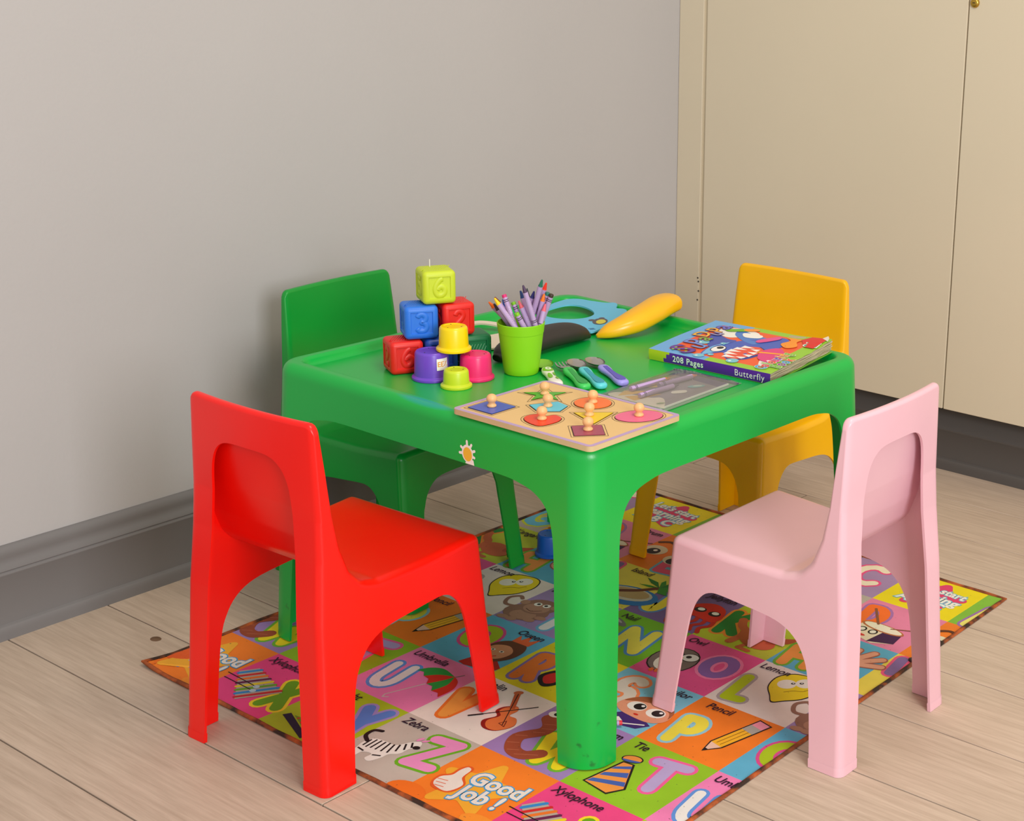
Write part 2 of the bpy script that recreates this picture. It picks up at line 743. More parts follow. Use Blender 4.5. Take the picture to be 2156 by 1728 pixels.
def wood_material():
    m, nt, b = new_mat('washed_oak_laminate')
    b.inputs['Roughness'].default_value = 0.48
    b.inputs['Specular IOR Level'].default_value = 0.35
    tc = nt.nodes.new('ShaderNodeTexCoord')
    oi = nt.nodes.new('ShaderNodeObjectInfo')
    mul = nt.nodes.new('ShaderNodeMath')
    mul.operation = 'MULTIPLY'
    mul.inputs[1].default_value = 37.0
    nt.links.new(oi.outputs['Random'], mul.inputs[0])
    cmb = nt.nodes.new('ShaderNodeCombineXYZ')
    nt.links.new(mul.outputs[0], cmb.inputs[2])
    add = nt.nodes.new('ShaderNodeVectorMath')
    nt.links.new(tc.outputs['Object'], add.inputs[0])
    nt.links.new(cmb.outputs[0], add.inputs[1])
    mp = nt.nodes.new('ShaderNodeMapping')
    mp.inputs['Scale'].default_value = (5.0, 95.0, 1.0)
    nt.links.new(add.outputs[0], mp.inputs['Vector'])
    n1 = nt.nodes.new('ShaderNodeTexNoise')
    n1.inputs['Scale'].default_value = 1.6
    n1.inputs['Detail'].default_value = 8
    n1.inputs['Roughness'].default_value = 0.65
    n1.inputs['Distortion'].default_value = 0.25
    nt.links.new(mp.outputs[0], n1.inputs['Vector'])
    # broad cathedral grain
    mp2 = nt.nodes.new('ShaderNodeMapping')
    mp2.inputs['Scale'].default_value = (1.1, 7.0, 1.0)
    nt.links.new(add.outputs[0], mp2.inputs['Vector'])
    wv = nt.nodes.new('ShaderNodeTexWave')
    wv.wave_type = 'RINGS'
    wv.inputs['Scale'].default_value = 2.4
    wv.inputs['Distortion'].default_value = 7.0
    wv.inputs['Detail'].default_value = 3.0
    wv.inputs['Detail Scale'].default_value = 1.4
    nt.links.new(mp2.outputs[0], wv.inputs['Vector'])
    rp = nt.nodes.new('ShaderNodeValToRGB')
    rp.color_ramp.elements[0].position = 0.30
    rp.color_ramp.elements[0].color = rgb(186, 165, 146)
    rp.color_ramp.elements[1].position = 0.68
    rp.color_ramp.elements[1].color = rgb(210, 190, 171)
    nt.links.new(n1.outputs['Fac'], rp.inputs['Fac'])
    mx = nt.nodes.new('ShaderNodeMix')
    mx.data_type = 'RGBA'
    mx.blend_type = 'MULTIPLY'
    mx.inputs[7].default_value = (0.86, 0.85, 0.83, 1)
    r2 = nt.nodes.new('ShaderNodeMath')
    r2.operation = 'MULTIPLY'
    r2.inputs[1].default_value = 0.30
    nt.links.new(wv.outputs['Fac'], r2.inputs[0])
    nt.links.new(r2.outputs[0], mx.inputs[0])
    nt.links.new(rp.outputs['Color'], mx.inputs[6])
    hs = nt.nodes.new('ShaderNodeHueSaturation')
    vr = nt.nodes.new('ShaderNodeMapRange')
    vr.inputs['To Min'].default_value = 0.94
    vr.inputs['To Max'].default_value = 1.05
    nt.links.new(oi.outputs['Random'], vr.inputs['Value'])
    nt.links.new(vr.outputs[0], hs.inputs['Value'])
    nt.links.new(mx.outputs[2], hs.inputs['Color'])
    nt.links.new(hs.outputs[0], b.inputs['Base Color'])
    bp = nt.nodes.new('ShaderNodeBump')
    bp.inputs['Strength'].default_value = 0.12
    bp.inputs['Distance'].default_value = 0.001
    nt.links.new(n1.outputs['Fac'], bp.inputs['Height'])
    nt.links.new(bp.outputs[0], b.inputs['Normal'])
    return m


WOOD = wood_material()
GROOVE = plastic('floor_groove', (40, 26, 20), 0.9)
v, f = box(-0.02, 3.4, -2.6, 2.32, -0.03, -0.004)
floor = tag(mesh_obj('floor', v, f, GROOVE), kind='structure')
PW, PL = 0.1838, 1.285


def plank(x0, x1, y0, y1):
    g = 0.0013
    v_, f_ = box(x0 + g, x1 - g, y0 + g, y1 - g, -0.0039, 0.0, 0.0006, 1)
    cx, cy = (x0 + x1) / 2, (y0 + y1) / 2
    o = mesh_obj('plank', [(a - cx, b_ - cy, c) for a, b_, c in v_], f_, WOOD, floor)
    o.location = (cx, cy, 0)


joints = {-4: 2.1, -3: 1.8, -2: 2.2, -1: 1.93, 0: 0.815, 1: 0.42, 2: 0.9, 3: 0.55, 4: 1.02, 5: 0.36, 6: 0.8, 7: 0.62, 8: 0.3, 9: 0.2}
for k in range(-13, 10):
    y0 = -0.0865 + PW * k
    y1 = min(y0 + PW, 1.748)
    j = joints.get(k, (k * 0.47) % PL)
    xs = [-0.02]
    x = j
    while x < 3.4:
        if x > xs[-1] + 0.05:
            xs.append(x)
        x += PL
    xs.append(3.4)
    for a, b_ in zip(xs, xs[1:]):
        plank(a, b_, y0, y1)

# dark knot mark on a plank by the left skirting
v, f = lathe([(0, 0.0), (0.0085, 0.0), (0.008, 0.0005), (0, 0.0006)], 16)
o = mesh_obj('knot_mark', [(x * 1.25, y, z) for x, y, z in v], f, plastic('knot_brown', (112, 84, 60), 0.6, vary=0.25), floor, 60)
o.location = (0.1825, 0.0716, 0)


# skirting
def extrude_profile(prof, axis, a, b):
    """prof: (d, z) points; axis 'y' : x=d, runs y a..b ; axis 'x' : y=d, runs x a..b"""
    if axis == 'y':
        r = [[(d, t, z) for d, z in prof] for t in (a, b)]
    else:
        r = [[(t, d, z) for d, z in prof] for t in (a, b)]
    return loft(r)


bead = [(0.0 - 0.004 * (1 - cos(t)) - 0.0, 0.012 + 0.012 * sin(t)) for t in [k * pi / 10 for k in range(6)]]
prof = [(0.0, 0.0)] + bead + [(-0.0075, 0.026), (-0.0075, 0.110), (-0.0062, 0.1115), (-0.0062, 0.1145), (-0.0085, 0.1165),
                              (-0.0085, 0.118), (-0.0065, 0.1195), (-0.0075, 0.124), (-0.0105, 0.128), (-0.0125, 0.134), (-0.0118, 0.140),
                              (-0.0105, 0.146), (-0.011, 0.152), (-0.014, 0.158), (-0.019, 0.161), (-0.0205, 0.161), (-0.0205, 0)]
v, f = extrude_profile(prof, 'y', -2.6, 1.735)
o = mesh_obj('baseboard_left', v, f, GREY_PAINT, None, 50)
fix_normals(o.data)
tag(o, kind='structure')
prof = [(1.731, 0.0)] + [(1.731 + 0.004 * (1 - cos(t)), 0.012 + 0.013 * sin(t)) for t in [k * pi / 10 for k in range(6)]] + \
       [(1.739, 0.027), (1.739, 0.090), (1.7375, 0.0915), (1.7375, 0.096), (1.740, 0.098), (1.741, 0.125), (1.746, 0.130), (1.746, 0.17), (1.77, 0.17), (1.77, 0.0)]
v, f = extrude_profile(prof, 'x', 0.0, 3.4)
o = mesh_obj('baseboard_back', v, f, DARK_PAINT, None, 50)
fix_normals(o.data)
tag(o, kind='structure')

# ---------------------------------------------------------------- built-in cupboard
cup = empty('cupboard', (0.7, 1.72, 0), 0, 'tall cream built-in cupboard with flat doors above the dark plinth', 'cupboard')
DZ0, DZ1, DY = 0.155, 2.3, 1.702


def cpart(name, x0, x1, y0, y1, z0, z1, m, bev=0.0015, parent=cup):
    v_, f_ = box(x0 - 0.7, x1 - 0.7, y0 - 1.72, y1 - 1.72, z0, z1, bev, 2)
    return mesh_obj(name, v_, f_, m, parent)


cpart('filler_strip', -0.0195, 0.0545, DY + 0.001, DY + 0.02, DZ0, DZ1, DOOR_PAINT)
cpart('rebate', 0.050, 0.072, DY + 0.007, DY + 0.02, DZ0, DZ1, DOOR_PAINT, 0)
door_a = cpart('door', 0.0655, 0.765, DY, DY + 0.019, DZ0, DZ1, DOOR_PAINT)
door_b = cpart('door', 0.7685, 1.50, DY - 0.0005, DY + 0.019, DZ0, DZ1, DOOR_PAINT)
cpart('door', 1.5035, 2.23, DY, DY + 0.019, DZ0, DZ1, DOOR_PAINT)
cpart('carcass', -0.0195, 2.23, DY + 0.0205, 2.3, 0.171, DZ1, DOOR_PAINT)
BRASS, nt_, b_ = new_mat('brass')
b_.inputs['Base Color'].default_value = rgb(196, 160, 72)
b_.inputs['Metallic'].default_value = 1.0
b_.inputs['Roughness'].default_value = 0.25
add_bump(nt_, b_, 90, 0.05)
BLACK = plastic('black_slot', (14, 12, 11), 0.5)
Mlock = Matrix.Translation((0.7815 - 0.7, DY - 0.0005 - 1.72, 1.0525)) @ Matrix.Rotation(pi / 2, 4, 'X')
v, f = lathe([(0, 0), (0.0105, 0), (0.0105, 0.0015), (0.0095, 0.0035), (0.0075, 0.0055), (0.0068, 0.0058), (0, 0.0058)], 28)
lock = mesh_obj('lock', xf(v, Mlock), f, BRASS, door_b, 40)
v, f = box(-0.003, 0.003, -0.0008, 0.0008, 0.0057, 0.0064)
mesh_obj('keyhole', xf(v, Mlock), f, BLACK, door_b)
SCREW = plastic('screw_dark', (70, 64, 58), 0.4)
for (sx_, sz) in ((0.0525, 0.347), (0.0545, 0.338), (0.0555, 0.314), (0.0525, 0.291)):
    v, f = lathe([(0, 0), (0.0024, 0), (0.0018, 0.0012), (0, 0.0013)], 10)
    Ms = Matrix.Translation((sx_ - 0.7, DY + 0.001 - 1.72, sz)) @ Matrix.Rotation(pi / 2, 4, 'X')
    mesh_obj('screw', xf(v, Ms), f, SCREW, cup, 40)


# ================================================================ chairs
def chair_profile():
    pts = [(-0.0035, -0.05), (0.016, 0.25), (0.026, 0.34), (0.031, 0.40), (0.0325, 0.47), (0.033, 0.538), (0.0465, 0.538), (0.052, 0.464),
           (0.058, 0.401), (0.067, 0.352), (0.081, 0.313), (0.100, 0.292), (0.128, 0.285), (0.223, 0.284),
           (0.335, 0.290), (0.344, 0.151), (0.3655, -0.05)]
    rad = [0, 0.1, 0.1, 0.05, 0, 0.006, 0.006, 0, 0.05, 0.05, 0.035, 0.035, 0.04, 0, 0.013, 0, 0]
    poly = round_poly(pts, rad, 5)
    # keep long edges subdivided a little so the back can be curved
    out = []
    for i in range(len(poly)):
        a, b = Vector(poly[i]), Vector(poly[(i + 1) % len(poly)])
        out.append(tuple(a))
        L = (b - a).length
        if L > 0.05 and a.y > -0.04 and b.y > -0.04:
            k = int(L / 0.035)
            for j in range(1, k):
                out.append(tuple(a.lerp(b, j / k)))
    return out


def smooth01(a, b, x):
    t = max(0.0, min(1.0, (x - a) / (b - a)))
    return t * t * (3 - 2 * t)


W0, W1, CH = 0.1543, 0.1291, 0.538


def chair_loft(inset, halfdx, rnd):
    prof = chair_profile()
    if inset:
        prof = offset_poly(prof, inset)
    d = [0.0115 - 0.0068 * smooth01(0.30, 0.46, p[1]) for p in prof]
    hw = W0 - halfdx
    sl = []
    if rnd:
        R_ = 0.013
        for k in range(6):
            t = pi / 2 * k / 5
            sl.append((hw - R_ + R_ * cos(pi / 2 - t) if k < 5 else hw - 0, t))
        ends = [(hw - R_ * (1 - cos(pi / 2 * k / 5)), 1 - sin(pi / 2 * k / 5)) for k in range(6)]  # (x, inset fraction)
    else:
        ends = [(hw, 0.0)]
    xs = [(-x, q) for x, q in ends]
    inner = [hw * q for q in (-0.88, -0.72, -0.48, -0.24, 0, 0.24, 0.48, 0.72, 0.88)]
    xs += [(x, 0.0) for x in inner]
    xs += [(x, q) for x, q in ends[::-1]]
    rings = []
    for x, q in xs:
        pp = offset_poly(prof, [di * q for di in d]) if q > 0 else prof
        ring = []
        for (y, z) in pp:
            w = (W0 + (W1 - W0) * z / CH) / W0
            X = x * w
            y2 = y - 0.009 * (1 - min(1, (x / W0) ** 2)) * smooth01(0.32, 0.50, z)
            dist = max(0.0, hw - abs(x))
            rc = 0.016
            drop = rc - sqrt(max(0.0, rc * rc - (rc - dist) ** 2)) if dist < rc else 0.0
            z2 = z - min(drop, 0.013) * smooth01(0.49, 0.532, z)
            ring.append((X, y2, z2))
        rings.append(ring)
    return loft(rings)


def prism_x(poly, h):
    return loft([[(-h, y, z) for y, z in poly], [(h, y, z) for y, z in poly]])


side_arch = [(0.052, -0.06), (0.055, 0.0), (0.0635, 0.10), (0.071, 0.147), (0.080, 0.170), (0.093, 0.189), (0.114, 0.204), (0.145, 0.2125),
             (0.198, 0.217), (0.235, 0.2195), (0.252, 0.2185), (0.266, 0.212), (0.279, 0.198), (0.288, 0.178), (0.294, 0.150),
             (0.304, 0.085), (0.315, 0.0), (0.322, -0.06)]
side_arch = crom(side_arch, False, 3)


def sym(pts):
    return pts + [(-x, z) for x, z in pts[::-1]]


rear_half = crom([(0.116, -0.06), (0.110, 0.0), (0.098, 0.20), (0.088, 0.35), (0.083, 0.420), (0.076, 0.452), (0.062, 0.471), (0.040, 0.480), (0.0, 0.4815)], False, 4)[:-1] + [(0.0, 0.4815)]
rear_poly = sym(rear_half[:-1])
front_half = crom([(0.116, -0.06), (0.111, 0.0), (0.097, 0.155), (0.092, 0.182), (0.083, 0.204), (0.067, 0.221), (0.045, 0.229), (0.0, 0.231)], False, 4)
front_poly = sym(front_half[:-1])


def rear_end(z):
    tab = [(-1, 0.045), (0.36, 0.045), (0.40, 0.0425), (0.44, 0.0385), (0.482, 0.0342), (1, 0.0342)]
    for (a, ya), (b, yb) in zip(tab, tab[1:]):
        if a <= z <= b:
            return ya + (yb - ya) * (z - a) / (b - a)


cut_rear = loft([[(x, -0.2, z) for x, z in rear_poly], [(x, rear_end(z), z) for x, z in rear_poly]])
cut_front = loft([[(x, 0.30, z) for x, z in front_poly], [(x, 0.5, z) for x, z in front_poly]])
chair_me = boolean_diff(chair_loft(0, 0, True), [chair_loft(0.0042, 0.0045, False), prism_x(side_arch, 0.3), cut_rear, cut_front])
ZL, YB = 0.188, 0.093


def chair_class(c):
    if c.z < ZL:
        return 'leg%d%d' % (c.x > 0, c.y > 0.18)
    return 'backrest' if c.y < YB else 'seat'


chair_parts = split_parts(chair_me, [((0, 0, ZL), (0, 0, 1)), ((0, YB, 0), (0, 1, 0)), ((0, 0, 0.0135), (0, 0, 1)), ((0, 0, 0.015), (0, 0, 1))],
                          chair_class, 38, (0.0140, 0.0011))
bpy.data.meshes.remove(chair_me)


def place_chair(colour, mat, loc, deg, label):
    root = empty('child_chair', loc, radians(deg), label, 'chair', "children's chairs around the table")
    root.rotation_euler = (0.0078, 0, radians(deg))   # front feet on the mat, back feet on the bare floor
    for k in ('seat', 'backrest', 'leg00', 'leg10', 'leg01', 'leg11'):
        nm = 'leg' if k.startswith('leg') else k
        link(bpy.data.objects.new(nm, part_mesh(nm, chair_parts[k], mat)), root)
    return root


RED = plastic('red_plastic', (248, 14, 4), 0.29)
PINK = plastic('pink_plastic', (238, 188, 200), 0.29, sss=0.0)
GREEN = plastic('green_plastic', (0, 150, 50), 0.29)
YELLOW = plastic('yellow_plastic', (244, 182, 0), 0.29)
place_chair('red', RED, (0.6556, -0.0821, 0.0003), 2.631, 'red moulded plastic child chair with its back legs on bare floor')
place_chair('pink', PINK, (1.3361, 0.5854, 0.0003), 90.577, 'pale pink moulded plastic child chair with open-framed back')
place_chair('green', GREEN, (0.0754, 0.5408, 0.0003), -86.893, 'green moulded plastic child chair standing against the grey wall')
place_chair('yellow', YELLOW, (0.6852, 1.2394, 0.0003), 181.739, 'yellow moulded plastic child chair in front of the cupboard doors')

# ================================================================ table
TH, TH2, TD = 0.4842, 0.35, 0.0234
TROT = radians(-0.379)
TX, TY = 1.03016 - (TH2 * cos(TROT) + TH2 * sin(TROT)), 0.22384 + (TH2 * cos(TROT) - TH2 * sin(TROT))


def rrect(h, r, z, n=8):
    pts = []
    for cx, cy, a in ((h - r, h - r, 0), (-h + r, h - r, 90), (-h + r, -h + r, 180), (h - r, -h + r, 270)):
        for k in range(n + 1):
            t = radians(a + 90 * k / n)
            pts.append((cx + r * cos(t), cy + r * sin(t), z))
    return pts


def hz(z):
    return TH2 + TD * (1 - z / TH)


rings = [rrect(hz(-0.06), 0.045, -0.06), rrect(hz(TH - 0.02), 0.042, TH - 0.02)]
for k in range(1, 7):
    t = pi / 2 * k / 6
    rings.append(rrect(hz(TH - 0.02) - 0.016 * (1 - cos(t)), 0.042 - 0.014 * (1 - cos(t)), TH - 0.02 + 0.02 * sin(t)))
t_outer = loft(rings)
t_cav = loft([rrect(hz(-0.07) - 0.0045, 0.041, -0.07), rrect(hz(0.455) - 0.0045, 0.038, 0.455), rrect(hz(0.462) - 0.009, 0.034, 0.462)])
tr = []
for h, z, r in ((0.312, 0.4700, 0.020), (0.3165, 0.4712, 0.022), (0.3195, 0.4745, 0.024), (0.321, 0.4785, 0.026), (0.3225, 0.4815, 0.027), (0.3255, 0.4838, 0.03), (0.332, 0.4852, 0.036), (0.333, 0.50, 0.036)):
    tr.append(rrect(h, r, z))
t_tray = loft(tr)
half = crom([(0.318, -0.07), (0.313, 0.0), (0.2975, 0.22), (0.292, 0.31), (0.2865, 0.352), (0.274, 0.383), (0.250, 0.401), (0.220, 0.409), (0.185, 0.4125), (0.1, 0.4128)], False, 5)
apoly = half + [(-x, z) for x, z in half[::-1]]
c_x = loft([[(-0.6, y, z) for y, z in apoly], [(0.6, y, z) for y, z in apoly]])
c_y = loft([[(y, -0.6, z) for y, z in apoly], [(y, 0.6, z) for y, z in apoly]])
tme = boolean_diff(t_outer, [t_cav, t_tray, c_x, c_y])
TZ = 0.345
tparts = split_parts(tme, [((0, 0, TZ), (0, 0, 1))], lambda c: 'tabletop' if c.z > TZ else 'leg%d%d' % (c.x > 0, c.y > 0), 38)
bpy.data.meshes.remove(tme)


def table_material():
    m, nt, b = new_mat('green_table_plastic')
    b.inputs['Roughness'].default_value = 0.30
    tc = nt.nodes.new('ShaderNodeTexCoord')
    base = rgb(4, 176, 68)
    # scuffs low on the legs
    nz = nt.nodes.new('ShaderNodeTexNoise')
    nz.inputs['Scale'].default_value = 38
    nz.inputs['Detail'].default_value = 5
    nt.links.new(tc.outputs['Object'], nz.inputs['Vector'])
    rp = nt.nodes.new('ShaderNodeValToRGB')
    rp.color_ramp.elements[0].position = 0.64
    rp.color_ramp.elements[0].color = (0, 0, 0, 1)
    rp.color_ramp.elements[1].position = 0.76
    rp.color_ramp.elements[1].color = (1, 1, 1, 1)
    nt.links.new(nz.outputs['Fac'], rp.inputs['Fac'])
    sx = nt.nodes.new('ShaderNodeSeparateXYZ')
    nt.links.new(tc.outputs['Object'], sx.inputs[0])
    mr = nt.nodes.new('ShaderNodeMapRange')
    mr.inputs['From Min'].default_value = 0.14
    mr.inputs['From Max'].default_value = 0.06
    nt.links.new(sx.outputs['Z'], mr.inputs['Value'])
    mu = nt.nodes.new('ShaderNodeMath')
    mu.operation = 'MULTIPLY'
    nt.links.new(rp.outputs['Color'], mu.inputs[0])
    nt.links.new(mr.outputs[0], mu.inputs[1])
    mx = nt.nodes.new('ShaderNodeMix')
    mx.data_type = 'RGBA'
    mx.inputs[6].default_value = base
    mx.inputs[7].default_value = rgb(18, 70, 36)
    nt.links.new(mu.outputs[0], mx.inputs[0])
    # smear of blue paint on the rim beside the puzzle board
    vd = nt.nodes.new('ShaderNodeVectorMath')
    vd.operation = 'SUBTRACT'
    vd.inputs[1].default_value = (0.690 - TX, 0.2385 - TY, 0.484)
    nt.links.new(tc.outputs['Object'], vd.inputs[0])
    vm = nt.nodes.new('ShaderNodeVectorMath')
    vm.operation = 'MULTIPLY'
    vm.inputs[1].default_value = (15.0, 110.0, 60.0)
    nt.links.new(vd.outputs[0], vm.inputs[0])
    vl = nt.nodes.new('ShaderNodeVectorMath')
    vl.operation = 'LENGTH'
    nt.links.new(vm.outputs[0], vl.inputs[0])
    m2 = nt.nodes.new('ShaderNodeMapRange')
    m2.inputs['From Min'].default_value = 1.05
    m2.inputs['From Max'].default_value = 0.6
    m2.inputs['To Max'].default_value = 0.75
    nt.links.new(vl.outputs['Value'], m2.inputs['Value'])
    mx2 = nt.nodes.new('ShaderNodeMix')
    mx2.data_type = 'RGBA'
    mx2.inputs[7].default_value = rgb(20, 160, 150)
    nt.links.new(m2.outputs[0], mx2.inputs[0])
    nt.links.new(mx.outputs[2], mx2.inputs[6])
    nt.links.new(mx2.outputs[2], b.inputs['Base Color'])
    add_bump(nt, b, 520, 0.10, 0.0008)
    return m


TABLE_GREEN = table_material()
table = empty('play_table', (TX, TY, 0.0035), TROT, 'square green moulded plastic play table with raised rim and arched aprons', 'table')
for k in ('tabletop', 'leg00', 'leg10', 'leg01', 'leg11'):
    nm = 'leg' if k.startswith('leg') else k
    link(bpy.data.objects.new(nm, part_mesh(nm, tparts[k], TABLE_GREEN)), table)

# sun sticker on the apron, facing the red chair
sk_z, sk_x = 0.4290, 0.795 - TX
slope = TD / TH


def sticker_frame(u, v_, z):
    zz = sk_z + v_
    return (sk_x + u, -(hz(zz)) - 0.0004 - z, zz)


P = Print(sticker_frame, 0.0002, 'ink')
WH = (243, 240, 232)
for ang, ln in ((62, 0.0165), (96, 0.0185), (150, 0.016), (186, 0.0165), (24, 0.016), (-14, 0.015)):
    a = radians(ang)
    P.stroke([(0.006 * cos(a), 0.007 * sin(a)), (ln * cos(a), ln * sin(a))], 0.0042, WH, up=False)
P.ell(0.0, 0.0, 0.0118, 0.0135, WH, rot=0.3, up=False)
P.poly([(-0.004, -0.0155), (0.015, -0.0155), (0.013, -0.008), (0.0, -0.006)], WH)
P.ell(0.0005, -0.001, 0.0092, 0.0108, (240, 190, 60), rot=0.3)
st = P.build('sticker', table, [((0, 0, 0.4135), (0, 0, -1))])
st['label'] = 'white and yellow sun sticker'

# ================================================================ alphabet play mat
MX0, MY0, CW, CHT = 0.22719, 0.0, 0.16, 0.16824
ML, MR0, MR1, MB, MT = 0.2555, 1.2415, 1.2200, 0.0015, 1.1675   # print limits: left, right at near / far end, near, far
mat = empty('play_mat', (0.74, 0.58, 0), 0, 'printed alphabet play mat of coloured squares under the green table', 'mat')
BIND = plastic('mat_binding_brown', (120, 58, 30), 0.7, 0.2, vary=0.35)


def mright(y):
    return MR0 + (MR1 - MR0) * (y / 1.16)


def mz(x, y):
    """height of the mat: it lifts a little at its left near corner and along the near edge"""
    d = hypot(x - ML, y - MB)
    z = 0.0009 + 0.007 * max(0, 1 - d / 0.075) ** 2
    e = max(0, 1 - (y - MB) / 0.03)
    z += 0.002 * e * e * max(0, sin((x - ML) * 9.0))
    return z


# body: a thin grid
nx, ny = 90, 90
V, F = [], []
for top in (1, 0):
    for j in range(ny + 1):
        y = MB + (MT - MB) * j / ny
        for i in range(nx + 1):
            x = ML + (mright(y) - ML) * (i / nx)
            V.append((x - 0.74, y - 0.58, mz(x, y) - 0.0004 if top else max(0.0001, mz(x, y) - 0.0018)))
S_ = (nx + 1) * (ny + 1)
for j in range(ny):
    for i in range(nx):
        a = j * (nx + 1) + i
        F.append((a, a + 1, a + nx + 2, a + nx + 1))
        F.append((S_ + a, S_ + a + nx + 1, S_ + a + nx + 2, S_ + a + 1))
mesh_obj('mat_backing', V, F, BIND, mat)

# edge binding: round piping
path = []
for k in range(40):
    path.append((ML + (mright(MB) - ML) * k / 40, MB))
for k in range(40):
    y = MB + (MT - MB) * k / 40
    path.append((mright(y), y))
for k in range(40):
    path.append((mright(MT) + (ML - mright(MT)) * k / 40, MT))
for k in range(40):
    path.append((ML, MT + (MB - MT) * k / 40))
rings = []
np_ = len(path)
for i, (x, y) in enumerate(path):
    a, b = Vector(path[i - 1]), Vector(path[(i + 1) % np_])
    d = (b - a).normalized()
    nrm = Vector((d.y, -d.x))
    wob = 1 + 0.25 * sin(i * 1.7)
    ring = []
    for t in range(8):
        q = 2 * pi * t / 8
        ring.append((x + nrm.x * 0.0042 * cos(q) - 0.74, y + nrm.y * 0.0042 * cos(q) - 0.58, max(0.0006, mz(x, y) + 0.0002 + 0.0028 * wob * sin(q))))
    rings.append(ring)
rings.append(rings[0])
V, F = loft(rings, False, False)


def binding_material():
    m, nt, b = new_mat('mat_edge_binding')
    b.inputs['Roughness'].default_value = 0.75
    tc = nt.nodes.new('ShaderNodeTexCoord')
    n = nt.nodes.new('ShaderNodeTexNoise')
    n.inputs['Scale'].default_value = 26
    n.inputs['Detail'].default_value = 6
    nt.links.new(tc.outputs['Object'], n.inputs['Vector'])
    rp = nt.nodes.new('ShaderNodeValToRGB')
    rp.color_ramp.elements[0].position = 0.40
    rp.color_ramp.elements[0].color = rgb(50, 32, 22)
    rp.color_ramp.elements[1].position = 0.62
    rp.color_ramp.elements[1].color = rgb(190, 92, 34)
    nt.links.new(n.outputs['Fac'], rp.inputs['Fac'])
    nt.links.new(rp.outputs['Color'], b.inputs['Base Color'])
    return m


BINDING = binding_material()
mesh_obj('edge_binding', V, F, BINDING, mat, 60)

CLIP = [((ML - 0.74 + 0.003, 0, 0), (-1, 0, 0)), ((0, MB - 0.58 + 0.003, 0), (0, -1, 0)), ((0, MT - 0.58 - 0.003, 0), (0, 1, 0)),
        ((MR0 - 0.74 - 0.003, -0.58, 0), (1, (MR0 - MR1) / 1.16, 0))]

# ---- colours of the print
cOR, cOR2, cYE = (250, 135, 38), (246, 172, 50), (238, 222, 34)
cPK, cPK2, cLP = (240, 70, 140), (244, 130, 186), (246, 150, 205)
cLM, cGN, cDG = (178, 202, 36), (132, 190, 34), (26, 128, 48)
cLV, cPU, cDP = (164, 136, 196), (128, 96, 164), (66, 34, 104)
cBL, cBL2, cSK = (96, 140, 222), (76, 140, 206), (100, 184, 218)
cWH, cCR, cGY, cGY2 = (240, 230, 222), (240, 222, 196), (200, 190, 180), (172, 160, 158)
cBK, cRD, cBR, cBR2 = (34, 22, 26), (214, 40, 28), (150, 74, 42), (158, 112, 92)
cSKIN, cWORD = (232, 168, 132), (44, 14, 44)


# ---- pictures, in cell coordinates (0..1)
def sim(P, a, A, b, B):
    """draw what follows turned and scaled so that local a, b fall on cell points A, B"""
    if not hasattr(P, 'frame0'):
        P.frame0 = P.frame
    za, zb, ZA, ZB = complex(*a), complex(*b), complex(*A), complex(*B)
    k = (ZB - ZA) / (zb - za)

    def fr(u, v_, z):
        w = ZA + k * (complex(u, v_) - za)
        return P.frame0(w.real, w.imag, z)
    P.frame = fr


def unsim(P):
    P.frame = P.frame0


def pic_good(P):
    st_ = []
    for k in range(10):
        a = radians(96 + 36 * k)
        r = 0.50 if k % 2 == 0 else 0.23
        st_.append((0.50 + r * cos(a) * 1.05, 0.46 + r * sin(a)))
    P.poly(round_poly(st_, 0.05, 4), (246, 176, 52))
    P.ell(0.06, 0.06, 0.22, 0.14, (246, 120, 34))
    P.ell(0.93, 0.10, 0.20, 0.10, (250, 150, 48))
    # thumbs up
    sim(P, (0.34, 0.78), (0.20, 0.66), (0.25, 0.25), (0.31, 0.28))
    for w, c in ((0.028, (232, 96, 40)), (0.0, cWH)):
        g = w
        P.poly([(0.12 - g, 0.30 - g), (0.30 + g, 0.22 - g), (0.43 + g, 0.38), (0.36 + g, 0.54 + g), (0.40 + g, 0.72 + g), (0.34, 0.78 + g), (0.27 - g, 0.70 + g),
                (0.22 - g, 0.58 + g), (0.10 - g, 0.52 + g), (0.06 - g, 0.40)], c, True)
    for k in range(3):
        P.stroke([(0.08 + 0.01 * k, 0.47 - 0.07 * k), (0.22, 0.44 - 0.07 * k)], 0.012, (232, 96, 40), up=False)
    P.up()
    unsim(P)
    for off, c in ((0.075, (60, 160, 220)), (0.03, cWH)):
        P.text('Good', 0.65, 0.60, 0.28, c, rot=0.10, offset=off, up=False, sx=0.90)
        P.text('Job !', 0.66, 0.37, 0.28, c, rot=0.10, offset=off, sx=0.90)


def pic_lets(P):
    st_ = []
    for k in range(10):
        a = radians(90 + 36 * k)
        r = 0.47 if k % 2 == 0 else 0.25
        st_.append((0.52 + r * cos(a), 0.46 + r * sin(a)))
    P.poly(round_poly(st_, 0.06, 4), (226, 66, 112))
    for off, c in ((0.085, (96, 190, 218)), (0.03, (244, 240, 230))):
        P.text("Let's start", 0.50, 0.66, 0.20, c, rot=-0.08, offset=off, up=False, sx=0.9)
        P.text('learning', 0.52, 0.46, 0.24, c, rot=-0.08, offset=off, up=False, sx=0.95)
        P.text('A B C', 0.48, 0.26, 0.24, c, rot=-0.05, offset=off)


